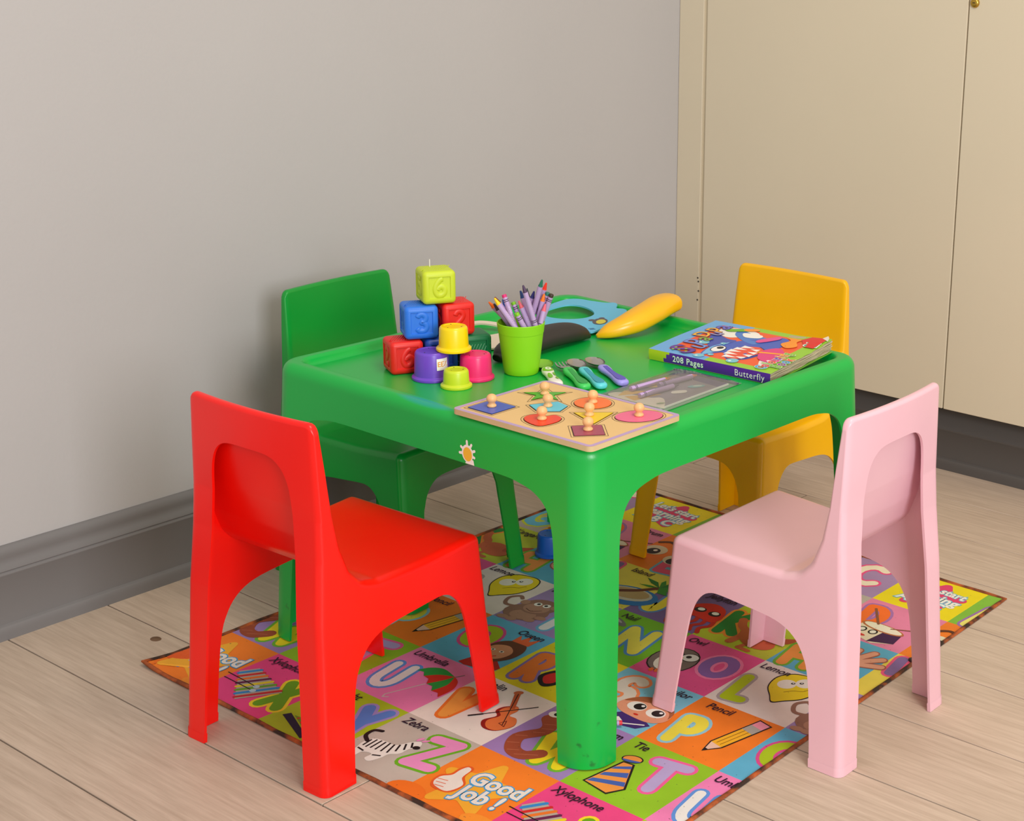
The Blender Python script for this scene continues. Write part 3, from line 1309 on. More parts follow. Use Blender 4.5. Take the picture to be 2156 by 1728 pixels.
def pic_xylo(P):
    TL, TR, BR, BL = Vector((0.02, 0.52)), Vector((0.13, 0.68)), Vector((0.74, 0.50)), Vector((0.49, 0.14))
    P.poly([tuple(TL), tuple(BL), tuple(BR), tuple(TR)], (186, 172, 160))
    bars = [(54, 140, 210), (214, 40, 40), (240, 120, 40), (110, 30, 80), (240, 214, 40), (110, 170, 40), (54, 140, 210), (206, 40, 44)]
    for k, c in enumerate(bars):
        t = (k + 0.6) / 8.2
        P.stroke([tuple(TL.lerp(BL, t)), tuple(TR.lerp(BR, t))], 0.042, c, up=False)
    P.up()
    for a, b in (((-0.04, 0.44), (0.44, 0.42)), ((0.01, 0.36), (0.48, 0.35))):
        P.stroke([a, b], 0.012, cBK, up=False)
        P.ell(b[0], b[1], 0.035, 0.03, (190, 214, 226), up=False)
    P.up()


def pic_yacht(P):
    P.poly([(0.10, 0.24), (0.60, 0.06), (0.62, 0.12), (0.14, 0.31)], (42, 20, 60))
    P.poly([(0.20, 0.30), (0.62, 0.14), (0.62, 0.22), (0.40, 0.33)], (120, 150, 40))
    P.poly([(0.34, 0.34), (0.62, 0.24), (0.60, 0.44)], (160, 200, 220))
    for k in range(4):
        P.ell(0.28 + 0.09 * k, 0.285 - 0.034 * k, 0.014, 0.014, cRD, n=8, up=False)
    P.up()


def pic_zebra(P):
    sim(P, (0.10, 0.45), (0.12, 0.32), (0.70, 0.76), (0.53, 0.70))
    body = [(0.10, 0.52), (0.18, 0.63), (0.34, 0.62), (0.48, 0.60), (0.60, 0.72), (0.70, 0.76), (0.74, 0.66), (0.66, 0.58), (0.62, 0.46), (0.52, 0.40), (0.48, 0.30), (0.40, 0.20),
            (0.32, 0.24), (0.34, 0.34), (0.22, 0.34), (0.18, 0.24), (0.08, 0.26), (0.10, 0.38)]
    P.poly(body, (246, 240, 234), True)
    P.stroke(crom([(0.13, 0.56), (0.04, 0.66), (0.06, 0.78), (0.16, 0.80)], False, 5), 0.05, cBK)
    for (a, b) in (((0.16, 0.60), (0.14, 0.46)), ((0.22, 0.62), (0.19, 0.44)), ((0.28, 0.62), (0.25, 0.44)), ((0.34, 0.61), (0.32, 0.43)), ((0.40, 0.61), (0.40, 0.42)),
                   ((0.46, 0.60), (0.48, 0.42)), ((0.52, 0.62), (0.55, 0.48)), ((0.57, 0.66), (0.62, 0.54)), ((0.62, 0.71), (0.67, 0.61)), ((0.12, 0.40), (0.22, 0.36)), ((0.36, 0.32), (0.46, 0.34))):
        P.stroke([a, b], 0.022, cBK, up=False, cap=False)
    P.up()
    P.ell(0.72, 0.63, 0.045, 0.035, cBK)
    P.ell(0.66, 0.80, 0.05, 0.025, cLP, rot=1.0, up=False)
    P.ell(0.74, 0.79, 0.05, 0.02, cLP, rot=0.6)


def pic_worm(P):
    pts = crom([(0.53, 0.22), (0.42, 0.11), (0.26, 0.14), (0.15, 0.32), (0.26, 0.52), (0.24, 0.64), (0.13, 0.74)], False, 6)
    P.stroke(pts, 0.15, (160, 76, 50))
    for k in range(3, len(pts) - 3, 4):
        P.stroke([(pts[k][0] - 0.05, pts[k][1] - 0.03), (pts[k][0] + 0.05, pts[k][1] + 0.03)], 0.010, (190, 108, 78), up=False, cap=False)
    P.up()
    for x in (0.12, 0.24):
        P.ell(x, 0.83, 0.07, 0.055, (244, 238, 226), up=False)
    P.up()
    for x in (0.14, 0.26):
        P.ell(x, 0.84, 0.035, 0.032, cBK, up=False)
    P.up()


def pic_tie(P):
    sim(P, (0.37, 0.745), (0.26, 0.67), (0.30, 0.15), (0.345, 0.12))
    P.poly([(0.10, 0.22), (0.42, 0.08), (0.56, 0.22), (0.44, 0.66), (0.30, 0.68)], cBK)
    Q = [(0.125, 0.225), (0.41, 0.105), (0.535, 0.225), (0.42, 0.645), (0.315, 0.66)]
    P.poly(Q, (244, 152, 70))
    for a, b, c, d in (((0.17, 0.30), (0.50, 0.335), (0.525, 0.26), (0.135, 0.235)), ((0.225, 0.43), (0.455, 0.50), (0.48, 0.41), (0.20, 0.37)), ((0.275, 0.56), (0.425, 0.62), (0.44, 0.57), (0.255, 0.51))):
        P.poly([a, b, c, d], (72, 96, 180), up=False)
    P.up()
    P.ell(0.37, 0.745, 0.115, 0.072, cBK)
    P.ell(0.37, 0.745, 0.10, 0.058, (244, 152, 70))
    P.ell(0.37, 0.725, 0.10, 0.040, (72, 96, 180), a0=pi, a1=2 * pi)


def pic_umbrella(P):
    P.stroke([(0.60, 0.08), (0.55, 0.05), (0.53, 0.10), (0.67, 0.48)], 0.016, (220, 204, 200))
    P.stroke([(0.79, 0.75), (0.84, 0.84)], 0.014, (150, 130, 130))
    ap = (0.79, 0.76)
    e = [(0.38, 0.63), (0.53, 0.585), (0.68, 0.49), (0.83, 0.42), (0.98, 0.37)]
    m = [None, (0.64, 0.70), (0.755, 0.64), (0.86, 0.60), None]
    cols = [(48, 160, 66), (216, 44, 30), (48, 160, 66), (216, 44, 30)]
    left = crom([e[0], (0.44, 0.74), (0.58, 0.81), ap], False, 5)
    right = crom([ap, (0.90, 0.70), (0.98, 0.56), e[4]], False, 5)
    mid = [crom([e[k], m[k], ap], False, 5) for k in (1, 2, 3)]
    sides = [left] + mid + [right[::-1]]
    for k in range(4):
        cx = ((e[k][0] + e[k + 1][0]) / 2 + 0.012, (e[k][1] + e[k + 1][1]) / 2 + 0.035)
        P.poly(sides[k] + sides[k + 1][::-1][1:] + [cx], cols[k], up=False)
    P.up()


def pic_violin(P):
    sim(P, (0.83, 0.95), (0.53, 0.92), (0.68, 0.13), (0.91, 0.28))
    P.poly([(0.52, 0.20), (0.66, 0.12), (0.84, 0.20), (0.86, 0.36), (0.78, 0.44), (0.86, 0.54), (0.84, 0.64), (0.70, 0.64), (0.62, 0.56), (0.64, 0.44), (0.50, 0.36)], (150, 30, 24), True)
    P.poly([(0.56, 0.20), (0.68, 0.13), (0.84, 0.21), (0.86, 0.36), (0.78, 0.44), (0.86, 0.54), (0.84, 0.63), (0.72, 0.62), (0.66, 0.55), (0.68, 0.44), (0.55, 0.35)], (232, 124, 66), True)
    P.poly([(0.76, 0.60), (0.82, 0.58), (0.86, 0.94), (0.79, 0.94)], (196, 92, 50))
    P.ell(0.83, 0.95, 0.055, 0.04, (204, 104, 58))
    P.stroke([(0.72, 0.24), (0.83, 0.92)], 0.010, cBK, up=False)
    P.stroke([(0.74, 0.20), (0.68, 0.28), (0.76, 0.32), (0.74, 0.20)], 0.010, (120, 40, 20))
    unsim(P)
    P.stroke([(0.49, 0.31), (0.89, 0.83)], 0.014, cBK, up=False)
    P.stroke([(0.49, 0.31), (0.57, 0.41)], 0.026, cBK)


def pic_sailor(P):
    P.poly([(0.52, 0.02), (0.90, 0.10), (0.98, 0.22), (0.86, 0.28), (0.60, 0.30), (0.50, 0.18)], (70, 40, 120))
    P.stroke([(0.54, 0.18), (0.72, 0.10), (0.92, 0.20)], 0.02, (244, 240, 236))
    P.poly([(0.42, 0.40), (0.50, 0.58), (0.74, 0.66), (0.98, 0.56), (1.04, 0.38), (0.92, 0.26), (0.66, 0.26), (0.50, 0.30)], (236, 160, 128), True)
    P.poly([(0.44, 0.46), (0.54, 0.62), (0.76, 0.69), (0.98, 0.58), (1.03, 0.42), (0.96, 0.52), (0.80, 0.58), (0.60, 0.54)], (170, 98, 60), True)
    for x in (0.62, 0.86):
        P.ell(x, 0.44, 0.105, 0.085, (246, 242, 236), up=False)
    P.up()
    for x in (0.65, 0.88):
        P.ell(x, 0.45, 0.065, 0.06, cBK, up=False)
    P.up()
    for x in (0.67, 0.90):
        P.ell(x, 0.475, 0.02, 0.018, (250, 250, 250), up=False)
    P.up()
    P.ell(0.72, 0.31, 0.03, 0.015, cRD)
    P.poly([(0.56, 0.13), (0.62, 0.18), (0.70, 0.14), (0.66, 0.07)], (246, 242, 236))


def pic_pencil(P):
    sim(P, (0.385, 0.146), (0.655, 0.20), (0.94, 0.84), (0.815, 0.93))

    def R4(a, b, w0, w1, c):
        d = (Vector(b) - Vector(a)).normalized()
        n = Vector((-d.y, d.x))
        P.poly([tuple(Vector(a) - n * w0), tuple(Vector(b) - n * w1), tuple(Vector(b) + n * w1), tuple(Vector(a) + n * w0)], c)
    A, B = (0.46, 0.24), (0.94, 0.84)
    d = (Vector(B) - Vector(A)).normalized()
    T = tuple(Vector(A) - d * 0.12)
    n = Vector((-d.y, d.x))
    p1 = tuple(Vector(A) + d * 0.06)
    R4(tuple(Vector(T) - d * 0.03), p1, 0.0, 0.105, cBK)
    R4(p1, tuple(Vector(B) + d * 0.02), 0.105, 0.105, cBK)
    R4(T, p1, 0.0, 0.085, (240, 196, 176))
    R4(p1, tuple(Vector(A) + d * 0.52), 0.085, 0.085, (248, 182, 40))
    R4(tuple(Vector(A) + d * 0.50), tuple(Vector(A) + d * 0.64), 0.088, 0.088, (176, 168, 160))
    R4(tuple(Vector(A) + d * 0.64), tuple(Vector(B)), 0.085, 0.085, (244, 150, 170))
    R4(tuple(Vector(T) - d * 0.01), tuple(Vector(T) + d * 0.045), 0.0, 0.024, cBK)
    for off in (-0.03, 0.03):
        P.stroke([tuple(Vector(p1) + n * off + d * 0.03), tuple(Vector(A) + d * 0.5 + n * off)], 0.008, (120, 80, 20), up=False, cap=False)
    P.up()


def pic_queen(P):
    sim(P, (0.86, 0.80), (0.75, 0.80), (0.66, 0.02), (0.70, 0.03))
    P.poly([(0.50, 0.04), (0.60, 0.26), (0.84, 0.26), (1.0, 0.10), (0.96, 0.0), (0.60, 0.0)], (190, 36, 30))
    P.poly([(0.56, 0.36), (0.58, 0.58), (0.72, 0.70), (0.92, 0.68), (1.0, 0.52), (0.96, 0.32), (0.80, 0.18), (0.64, 0.22)], (110, 60, 40), True)
    P.poly([(0.58, 0.40), (0.62, 0.54), (0.78, 0.58), (0.90, 0.46), (0.86, 0.30), (0.72, 0.22), (0.62, 0.28)], (220, 150, 112), True)
    P.poly([(0.72, 0.70), (0.74, 0.86), (0.80, 0.76), (0.86, 0.90), (0.90, 0.76), (1.0, 0.86), (0.96, 0.66)], (236, 106, 60))
    for x, y in ((0.66, 0.44), (0.78, 0.43)):
        P.ell(x, y, 0.03, 0.022, (246, 242, 230), up=False)
    P.up()
    for x, y in ((0.66, 0.44), (0.78, 0.43)):
        P.ell(x, y, 0.014, 0.014, cBK, up=False)
    P.up()
    P.stroke([(0.66, 0.31), (0.72, 0.28), (0.78, 0.32)], 0.018, cRD)


def pic_robot(P):
    P.poly([(0.42, 0.30), (0.60, 0.16), (0.70, 0.30), (0.60, 0.52), (0.48, 0.50)], cBK, True)
    P.poly([(0.47, 0.32), (0.58, 0.22), (0.65, 0.31), (0.57, 0.46), (0.50, 0.44)], (214, 40, 36), True)
    P.poly([(0.72, 0.30), (0.96, 0.30), (0.96, 0.66), (0.72, 0.66)], (150, 160, 170))


def pic_owl(P):
    sim(P, (0.28, 0.34), (0.25, 0.41), (0.42, 0.44), (0.36, 0.55))
    P.ell(0.28, 0.34, 0.25, 0.29, cBK, rot=-0.4)
    P.ell(0.28, 0.34, 0.235, 0.275, (124, 106, 100), rot=-0.4)
    P.ell(0.25, 0.27, 0.14, 0.17, (238, 226, 210))
    for x, y in ((0.24, 0.46), (0.42, 0.44)):
        P.ell(x, y, 0.10, 0.09, cBK, up=False)
    P.up()
    for x, y in ((0.24, 0.46), (0.42, 0.44)):
        P.ell(x, y, 0.088, 0.078, (236, 230, 222), up=False)
    P.up()
    for x, y in ((0.27, 0.47), (0.40, 0.45)):
        P.ell(x, y, 0.03, 0.03, cBK, up=False)
    P.up()
    P.poly([(0.31, 0.42), (0.36, 0.42), (0.33, 0.34)], (244, 150, 50))
    for x in (0.16, 0.22, 0.28):
        P.ell(x, 0.07, 0.025, 0.04, (236, 106, 50), up=False)
    P.up()


def pic_lemon(P):
    sim(P, (0.27, 0.38), (0.55, 0.36), (1.00, 0.60), (0.74, 0.96))
    body = [(0.30, 0.50), (0.36, 0.68), (0.54, 0.82), (0.76, 0.82), (0.94, 0.70), (1.00, 0.60), (0.96, 0.50), (0.84, 0.40), (0.62, 0.34), (0.42, 0.36), (0.27, 0.38)]
    body = [(x, 0.585 + (y - 0.585) * 1.28) for x, y in body]
    big = [(0.63 + (x - 0.63) * 1.05, 0.58 + (y - 0.58) * 1.07) for x, y in body]
    P.poly(big, cBK, True)
    P.poly(body, (240, 214, 30), True)
    for x, y in ((0.58, 0.68), (0.80, 0.62)):
        P.ell(x, y, 0.12, 0.115, (240, 234, 222), up=False)
    P.up()
    for x, y in ((0.66, 0.67), (0.76, 0.64)):
        P.ell(x, y, 0.028, 0.024, cBK, up=False)
    P.up()
    for x, y in ((0.665, 0.675), (0.765, 0.645)):
        P.ell(x, y, 0.012, 0.010, (240, 240, 240), up=False)
    P.up()
    P.stroke(crom([(0.48, 0.50), (0.60, 0.49), (0.70, 0.44), (0.80, 0.46)], False, 4), 0.010, (150, 110, 20))


def pic_monkey(P):
    sim(P, (-0.04, 0.12), (0.10, 0.05), (0.60, 0.50), (0.42, 0.54))
    C1, C2 = (150, 108, 92), (178, 132, 110)
    P.stroke(crom([(0.06, 0.46), (-0.14, 0.52), (-0.16, 0.72), (-0.02, 0.80), (0.04, 0.72)], False, 5), 0.06, C1)
    P.ell(0.24, 0.30, 0.34, 0.26, C1, rot=-0.2)
    P.ell(0.22, 0.22, 0.20, 0.14, C2, rot=-0.2)
    P.ell(0.36, 0.50, 0.28, 0.24, C1, rot=-0.2)
    P.ell(0.34, 0.45, 0.20, 0.15, C2, rot=-0.2)
    for x, y in ((0.12, 0.62), (0.60, 0.50)):
        P.ell(x, y, 0.07, 0.07, C2, up=False)
    P.up()
    for x, y in ((0.32, 0.58), (0.46, 0.54)):
        P.ell(x, y, 0.06, 0.055, (238, 234, 226), up=False)
    P.up()
    for x, y in ((0.33, 0.585), (0.45, 0.545)):
        P.ell(x, y, 0.028, 0.028, cBK, up=False)
    P.up()
    P.stroke(crom([(0.20, 0.42), (0.30, 0.34), (0.44, 0.38)], False, 5), 0.012, (90, 50, 40))
    for x, y in ((-0.04, 0.12), (0.10, 0.06), (0.36, 0.06), (0.50, 0.14)):
        P.ell(x, y, 0.09, 0.055, C2, rot=-0.3, up=False)
    P.up()


def pic_nail(P):
    P.ell(0.17, 0.74, 0.16, 0.055, (120, 116, 116), rot=-0.35)
    P.ell(0.15, 0.76, 0.09, 0.02, (176, 172, 170), rot=-0.35)


def pic_jelly(P):
    for k in range(5):
        x = 0.56 + 0.11 * k
        P.stroke(crom([(x, 0.38), (x + 0.03, 0.26), (x - 0.03, 0.16), (x + 0.02, 0.06)], False, 4), 0.055, (196, 40, 26), up=False)
    P.up()
    P.poly([(0.50, 0.36), (0.54, 0.60), (0.72, 0.74), (0.92, 0.68), (1.02, 0.48), (0.98, 0.34), (0.74, 0.36)], (214, 44, 28), True)
    for x in (0.68, 0.88):
        P.ell(x, 0.53, 0.075, 0.062, cBK, up=False)
    P.up()
    for x in (0.67, 0.87):
        P.ell(x + 0.012, 0.545, 0.045, 0.036, (246, 242, 234), up=False)
    P.up()


def pic_kangaroo(P):
    C1 = (206, 104, 62)
    P.stroke(crom([(0.42, 0.12), (0.44, 0.30), (0.40, 0.42), (0.30, 0.50), (0.22, 0.62)], False, 5), 0.10, C1)
    P.ell(0.66, 0.30, 0.24, 0.16, C1, rot=-0.3)
    P.poly([(0.78, 0.30), (0.96, 0.44), (1.0, 0.60), (0.92, 0.56), (0.74, 0.42)], (186, 84, 50), True)
    P.stroke([(0.62, 0.20), (0.58, 0.06), (0.72, 0.05)], 0.06, C1)


def pic_hand(P):
    c = (228, 160, 130)
    e = (170, 100, 80)
    for off, col in ((0.018, e), (0, c)):
        P.ell(0.66, 0.46, 0.17 + off, 0.15 + off, col, up=False)
        for a, ln in ((95, 0.34), (68, 0.40), (45, 0.42), (22, 0.40), (160, 0.30)):
            t = radians(a)
            P.stroke([(0.66, 0.46), (0.66 + ln * cos(t), 0.46 + ln * sin(t))], 0.085 + 2 * off, col, up=False)
        P.up()


def pic_island(P):
    P.ell(0.78, 0.30, 0.40, 0.24, (40, 120, 190), rot=0.15)
    P.ell(0.76, 0.34, 0.32, 0.17, (206, 200, 180), rot=0.15)
    P.ell(0.76, 0.36, 0.27, 0.13, (190, 160, 110), rot=0.15)
    P.stroke(crom([(0.62, 0.34), (0.80, 0.48), (0.94, 0.66)], False, 5), 0.07, (104, 52, 32))
    for a, ln in ((150, 0.34), (105, 0.26), (60, 0.26), (15, 0.30), (-35, 0.26), (195, 0.26)):
        t = radians(a)
        e = (0.94 + ln * cos(t), 0.68 + ln * sin(t) * 0.8)
        m_ = (0.94 + ln * 0.5 * cos(t + 0.35), 0.70 + ln * 0.5 * sin(t + 0.35))
        m2_ = (0.94 + ln * 0.5 * cos(t - 0.35), 0.66 + ln * 0.5 * sin(t - 0.35))
        P.poly([(0.94, 0.68), m2_, e, m_], (52, 140, 44) if a % 2 else (38, 120, 44), up=False)
    P.up()


def pic_eyes(P):
    for x, y in ((0.16, 0.50), (0.56, 0.40)):
        P.ell(x, y, 0.16, 0.14, (228, 220, 190), up=False)
    P.up()
    for x, y in ((0.16, 0.46), (0.56, 0.36)):
        P.ell(x, y, 0.09, 0.09, cBK, up=False)
    P.up()
    for x, y in ((0.17, 0.49), (0.57, 0.39)):
        P.ell(x, y, 0.028, 0.028, (248, 248, 244), up=False)
    P.up()
    P.stroke(crom([(0.04, 0.72), (0.16, 0.80), (0.30, 0.74)], False, 5), 0.05, (96, 52, 30))


def pic_drum(P):
    P.poly([(0.26, 0.12), (0.62, 0.02), (0.84, 0.14), (0.80, 0.40), (0.50, 0.36), (0.28, 0.42)], (236, 220, 190))
    P.poly([(0.56, 0.03), (0.84, 0.14), (0.80, 0.40), (0.60, 0.36)], (66, 24, 74))
    P.ell(0.54, 0.40, 0.28, 0.09, (188, 110, 64), rot=-0.08)
    P.ell(0.54, 0.405, 0.25, 0.07, (240, 230, 206), rot=-0.08)
    for x in (0.36, 0.50):
        P.ell(x, 0.26, 0.055, 0.06, cBK, up=False)
    P.up()
    for x in (0.36, 0.50):
        P.ell(x, 0.26, 0.035, 0.04, (236, 230, 214), up=False)
    P.up()
    P.ell(0.42, 0.13, 0.06, 0.025, (216, 60, 50))
    P.stroke([(0.20, 0.78), (0.44, 0.46)], 0.03, (140, 84, 56))
    P.stroke([(0.62, 0.44), (1.0, 0.62)], 0.02, (140, 84, 56))


def pic_giraffe(P):
    P.stroke([(0.70, 0.10), (0.66, 0.60)], 0.12, (240, 180, 60))
    P.ell(0.62, 0.70, 0.14, 0.09, (240, 180, 60))
    for x, y in ((0.68, 0.2), (0.70, 0.36), (0.66, 0.5)):
        P.ell(x, y, 0.03, 0.035, (170, 96, 40), up=False)
    P.up()


def pic_cat(P):
    P.ell(0.16, 0.72, 0.13, 0.10, (240, 232, 206))
    for dx in (-0.06, 0.06):
        P.ell(0.16 + dx, 0.84, 0.03, 0.08, cBK, rot=-dx * 4)
        P.ell(0.16 + dx, 0.84, 0.022, 0.072, (240, 232, 206), rot=-dx * 4)


def pic_apple(P):
    P.ell(0.72, 0.40, 0.20, 0.20, (214, 50, 40))
    P.stroke([(0.72, 0.58), (0.76, 0.72)], 0.03, (110, 64, 30))


def pic_ball(P):
    P.ell(0.70, 0.34, 0.20, 0.20, (66, 150, 210))
    P.ell(0.70, 0.34, 0.20, 0.07, (246, 236, 220), rot=0.4)


def pic_fish(P):
    P.ell(0.62, 0.34, 0.22, 0.14, (66, 150, 210))
    P.poly([(0.82, 0.34), (0.96, 0.46), (0.96, 0.22)], (66, 150, 210))


# name: background, letter, fill, outline, cx, cy, w, h, word, word u, picture
CELLS = {
    'GJ': ((250, 132, 40), None, None, None, 0, 0, 0, 0, '', 0, pic_good),
    'X': ((240, 70, 138), 'X', (112, 170, 22), (250, 222, 44), 0.80, 0.48, 0.28, 0.44, 'Xylophone', 0.34, pic_xylo),
    'Y': (cLM, 'Y', cBL, (172, 150, 216), 0.80, 0.60, 0.30, 0.50, 'Yacht', 0.28, pic_yacht),
    'Z': ((200, 188, 178), 'Z', (242, 150, 206), (112, 182, 34), 0.77, 0.63, 0.36, 0.44, 'Zebra', 0.24, pic_zebra),
    'W': ((164, 132, 194), 'W', (244, 222, 34), (116, 184, 52), 0.66, 0.36, 0.50, 0.44, 'Worm', 0.76, pic_worm),
    'T': ((150, 196, 38), 'T', (186, 164, 214), (244, 96, 158), 0.66, 0.60, 0.34, 0.44, 'Tie', 0.18, pic_tie),
    'U': ((244, 132, 188), 'U', (240, 234, 232), (100, 150, 226), 0.26, 0.41, 0.28, 0.44, 'Umbrella', 0.30, pic_umbrella),
    'V': ((242, 230, 222), 'V', (250, 166, 72), (248, 124, 42), 0.24, 0.42, 0.28, 0.46, 'Violin', 0.24, pic_violin),
    'S': ((126, 196, 222), 'S', (226, 214, 202), (246, 144, 92), 0.30, 0.62, 0.30, 0.48, 'Sailor', 0.78, pic_sailor),
    'P': ((250, 130, 38), 'P', (242, 226, 74), (150, 206, 226), 0.29, 0.39, 0.28, 0.44, 'Pencil', 0.30, pic_pencil),
    'Q': ((98, 182, 218), 'Q', (174, 200, 28), (224, 78, 148), 0.30, 0.56, 0.34, 0.42, 'Queen', 0.72, pic_queen),
    'R': ((234, 218, 30), 'R', (238, 124, 48), (142, 116, 178), 0.26, 0.42, 0.26, 0.50, 'Robot', 0.26, pic_robot),
    'O': ((234, 84, 146), 'O', (142, 100, 174), (246, 130, 176), 0.72, 0.58, 0.34, 0.40, 'Owl', 0.18, pic_owl),
    'L': ((238, 224, 216), 'L', (186, 208, 20), (182, 168, 168), 0.20, 0.38, 0.22, 0.46, 'Lemon', 0.22, pic_lemon),
    'M': ((166, 140, 194), 'M', (238, 236, 236), (110, 180, 220), 0.78, 0.36, 0.34, 0.42, 'Monkey', 0.26, pic_monkey),
    'N': ((122, 188, 38), 'N', (238, 222, 84), (82, 142, 202), 0.62, 0.50, 0.36, 0.48, 'Nail', 0.22, pic_nail),
    'K': ((192, 204, 50), 'K', (32, 132, 54), (242, 142, 52), 0.20, 0.50, 0.26, 0.50, 'Kangaroo', 0.66, pic_kangaroo),
    'H': ((94, 176, 208), 'H', (240, 152, 70), (112, 178, 52), 0.24, 0.30, 0.34, 0.40, 'Hand', 0.30, pic_hand),
    'I': ((238, 218, 84), 'I', (134, 104, 160), (238, 90, 130), 0.14, 0.74, 0.20, 0.34, 'Island', 0.50, pic_island),
    'J': ((124, 98, 156), 'J', (246, 222, 60), (92, 142, 202), 0.20, 0.42, 0.26, 0.48, 'Jellyfish', 0.72, pic_jelly),
    'G': ((186, 176, 164), 'G', (104, 188, 218), (204, 214, 54), 0.36, 0.42, 0.40, 0.50, 'Giraffe', 0.70, pic_giraffe),
    'D': ((230, 132, 168), 'D', (246, 112, 38), (168, 112, 174), 0.28, 0.62, 0.30, 0.42, 'Drum', 0.78, pic_drum),
    'E': ((244, 130, 38), 'E', (232, 80, 122), (106, 180, 214), 0.66, 0.26, 0.34, 0.36, 'Eye', 0.70, pic_eyes),
    'F': ((118, 190, 150), 'F', (250, 170, 70), (238, 90, 130), 0.26, 0.44, 0.26, 0.48, 'Fish', 0.70, pic_fish),
    'C': ((168, 138, 180), 'C', (242, 232, 204), (236, 84, 140), 0.62, 0.52, 0.44, 0.50, '', 0.26, pic_cat),
    'LS': ((242, 222, 20), None, None, None, 0, 0, 0, 0, '', 0, pic_lets),
    'A': ((134, 192, 62), 'A', (240, 232, 120), (160, 116, 176), 0.28, 0.34, 0.34, 0.50, '', 0.26, pic_apple),
    'B': ((246, 150, 60), 'B', (110, 180, 214), (238, 90, 130), 0.28, 0.40, 0.28, 0.50, '', 0.26, pic_ball),
}
ROWS = [['GJ', 'X', 'Y', 'Z'], ['W', 'T', 'U', 'V'], ['S', 'P', 'Q', 'R'], ['O', 'L', 'M', 'N'], ['K', 'H', 'I', 'J'], ['G', 'D', 'E', 'F'], ['C', 'LS', 'A', 'B']]


def cell_frame(ci, ri):
    def fr(u, v_, z):
        x = MX0 + (ci + u) * CW
        y = MY0 + (ri + v_) * CHT
        return (x - 0.74, y - 0.58, mz(x, y) + 0.0001 + z)
    return fr


for ri in range(7):
    for ci in range(7):
        key = ROWS[ri][ci % 4]
        bgc, ch, fill, outl, cx, cy, w, h, word, wu, pic = CELLS[key]
        fr = cell_frame(ci, ri)
        P = Print(fr)
        n = 12
        pts = [(i / n, j / n) for j in range(n + 1) for i in range(n + 1)]
        P.raw(pts, [(j * (n + 1) + i, j * (n + 1) + i + 1, (j + 1) * (n + 1) + i + 1, (j + 1) * (n + 1) + i) for j in range(n) for i in range(n)], bgc)
        sq = P.build('printed_square', mat, CLIP)
        if sq is None:
            continue
        if ch:
            P = Print(fr, lift=0.00006, z0=0.00010)
            letter(P, ch, cx, cy, w, h, fill, outl, 0.10 if ch == 'U' else 0.125, 0.034, rot=0.17)
            P.build('printed_letter', sq, CLIP)
        P = Print(fr, lift=0.00003, z0=0.00045)
        pic(P)
        P.build('printed_picture', sq, CLIP)
        if word:
            P = Print(fr, z0=0.0013)
            P.text(word, wu, 0.885, 0.150, cWORD, rot=0.02, shear=0.15, offset=0.012, sx=0.86)
            P.build('printed_word', sq, CLIP)

# loose loop of binding and the worn tab on the right edge
v, f = box(-0.011, 0.011, -0.005, 0.005, 0.0005, 0.007, 0.002, 2)
o = mesh_obj('binding_tab', v, f, plastic('worn_tab', (52, 42, 36), 0.7), mat, 40)
o.location = (1.2225 - 0.74, 0.8358 - 0.58, 0)
o.rotation_euler = (0, 0, 1.2)
rings = []
for k in range(13):
    t = k / 12
    a = 2 * pi * t
    c = Vector((0.010 * sin(a), 0.016 * (t - 0.5) * 2, 0.006 + 0.006 * (1 - cos(a)) * 0.6))
    rings.append([(c.x + 0.003 * cos(q), c.y, c.z + 0.0028 * sin(q)) for q in [2 * pi * j / 8 for j in range(8)]])
V, F = loft(rings)
o = mesh_obj('binding_loop', V, F, BINDING, mat, 60)
o.location = (1.2265 - 0.74, 0.542 - 0.58, -0.0005)

# ================================================================ things on the table
TRZ = 0.4735          # height of the tray floor


def thing_mesh(name, vf, m, label, cat, group=None, smooth=40, loc=(0, 0, 0), rz=0):
    o = mesh_obj(name, vf[0], vf[1], m, None, smooth)
    o.location = loc
    o.rotation_euler = (0, 0, rz)
    return tag(o, label, cat, group)


# ---------------------------------------------------------------- soft number blocks
BS = 0.0552


def block_mesh(seed_up):
    """hollow-moulded block: rounded cube, each side with a square recessed panel; bars on the top"""
    h = BS / 2
    rim, dep, fil = 0.0085, 0.0017, 0.0012
    bm = bmesh.new()
    r = bmesh.ops.create_cube(bm, size=BS)
    bmesh.ops.bevel(bm, geom=bm.edges[:], offset=0.0075, segments=5, profile=0.5, affect='EDGES')
    fs = [f for f in bm.faces if f.calc_area() > (BS * 0.6) ** 2 and f.normal.z < 0.9 and f.normal.z > -0.9]
    r = bmesh.ops.inset_individual(bm, faces=fs, thickness=0.0030, depth=0.0)
    r2 = bmesh.ops.inset_individual(bm, faces=fs, thickness=fil, depth=-dep)
    V = [tuple(v.co) for v in bm.verts]
    bm.verts.index_update()
    F = [tuple(v.index for v in f.verts) for f in bm.faces]
    bm.free()
    return V, F


BLK = block_mesh(0)
ROW = radians(64.3)          # direction of the row of blocks
NF = Vector((sin(ROW), -cos(ROW)))   # front normal
BLUE = plastic('blue_rubber', (38, 118, 226), 0.42)
NAVY = plastic('navy_rubber', (22, 72, 168), 0.42)
REDB = plastic('red_rubber', (228, 32, 22), 0.42)
LIME = plastic('lime_rubber', (196, 214, 44), 0.45)
DKGR = plastic('dark_green_rubber', (0, 112, 62), 0.42)
WHITEP = plastic('white_plastic', (240, 236, 226), 0.45)

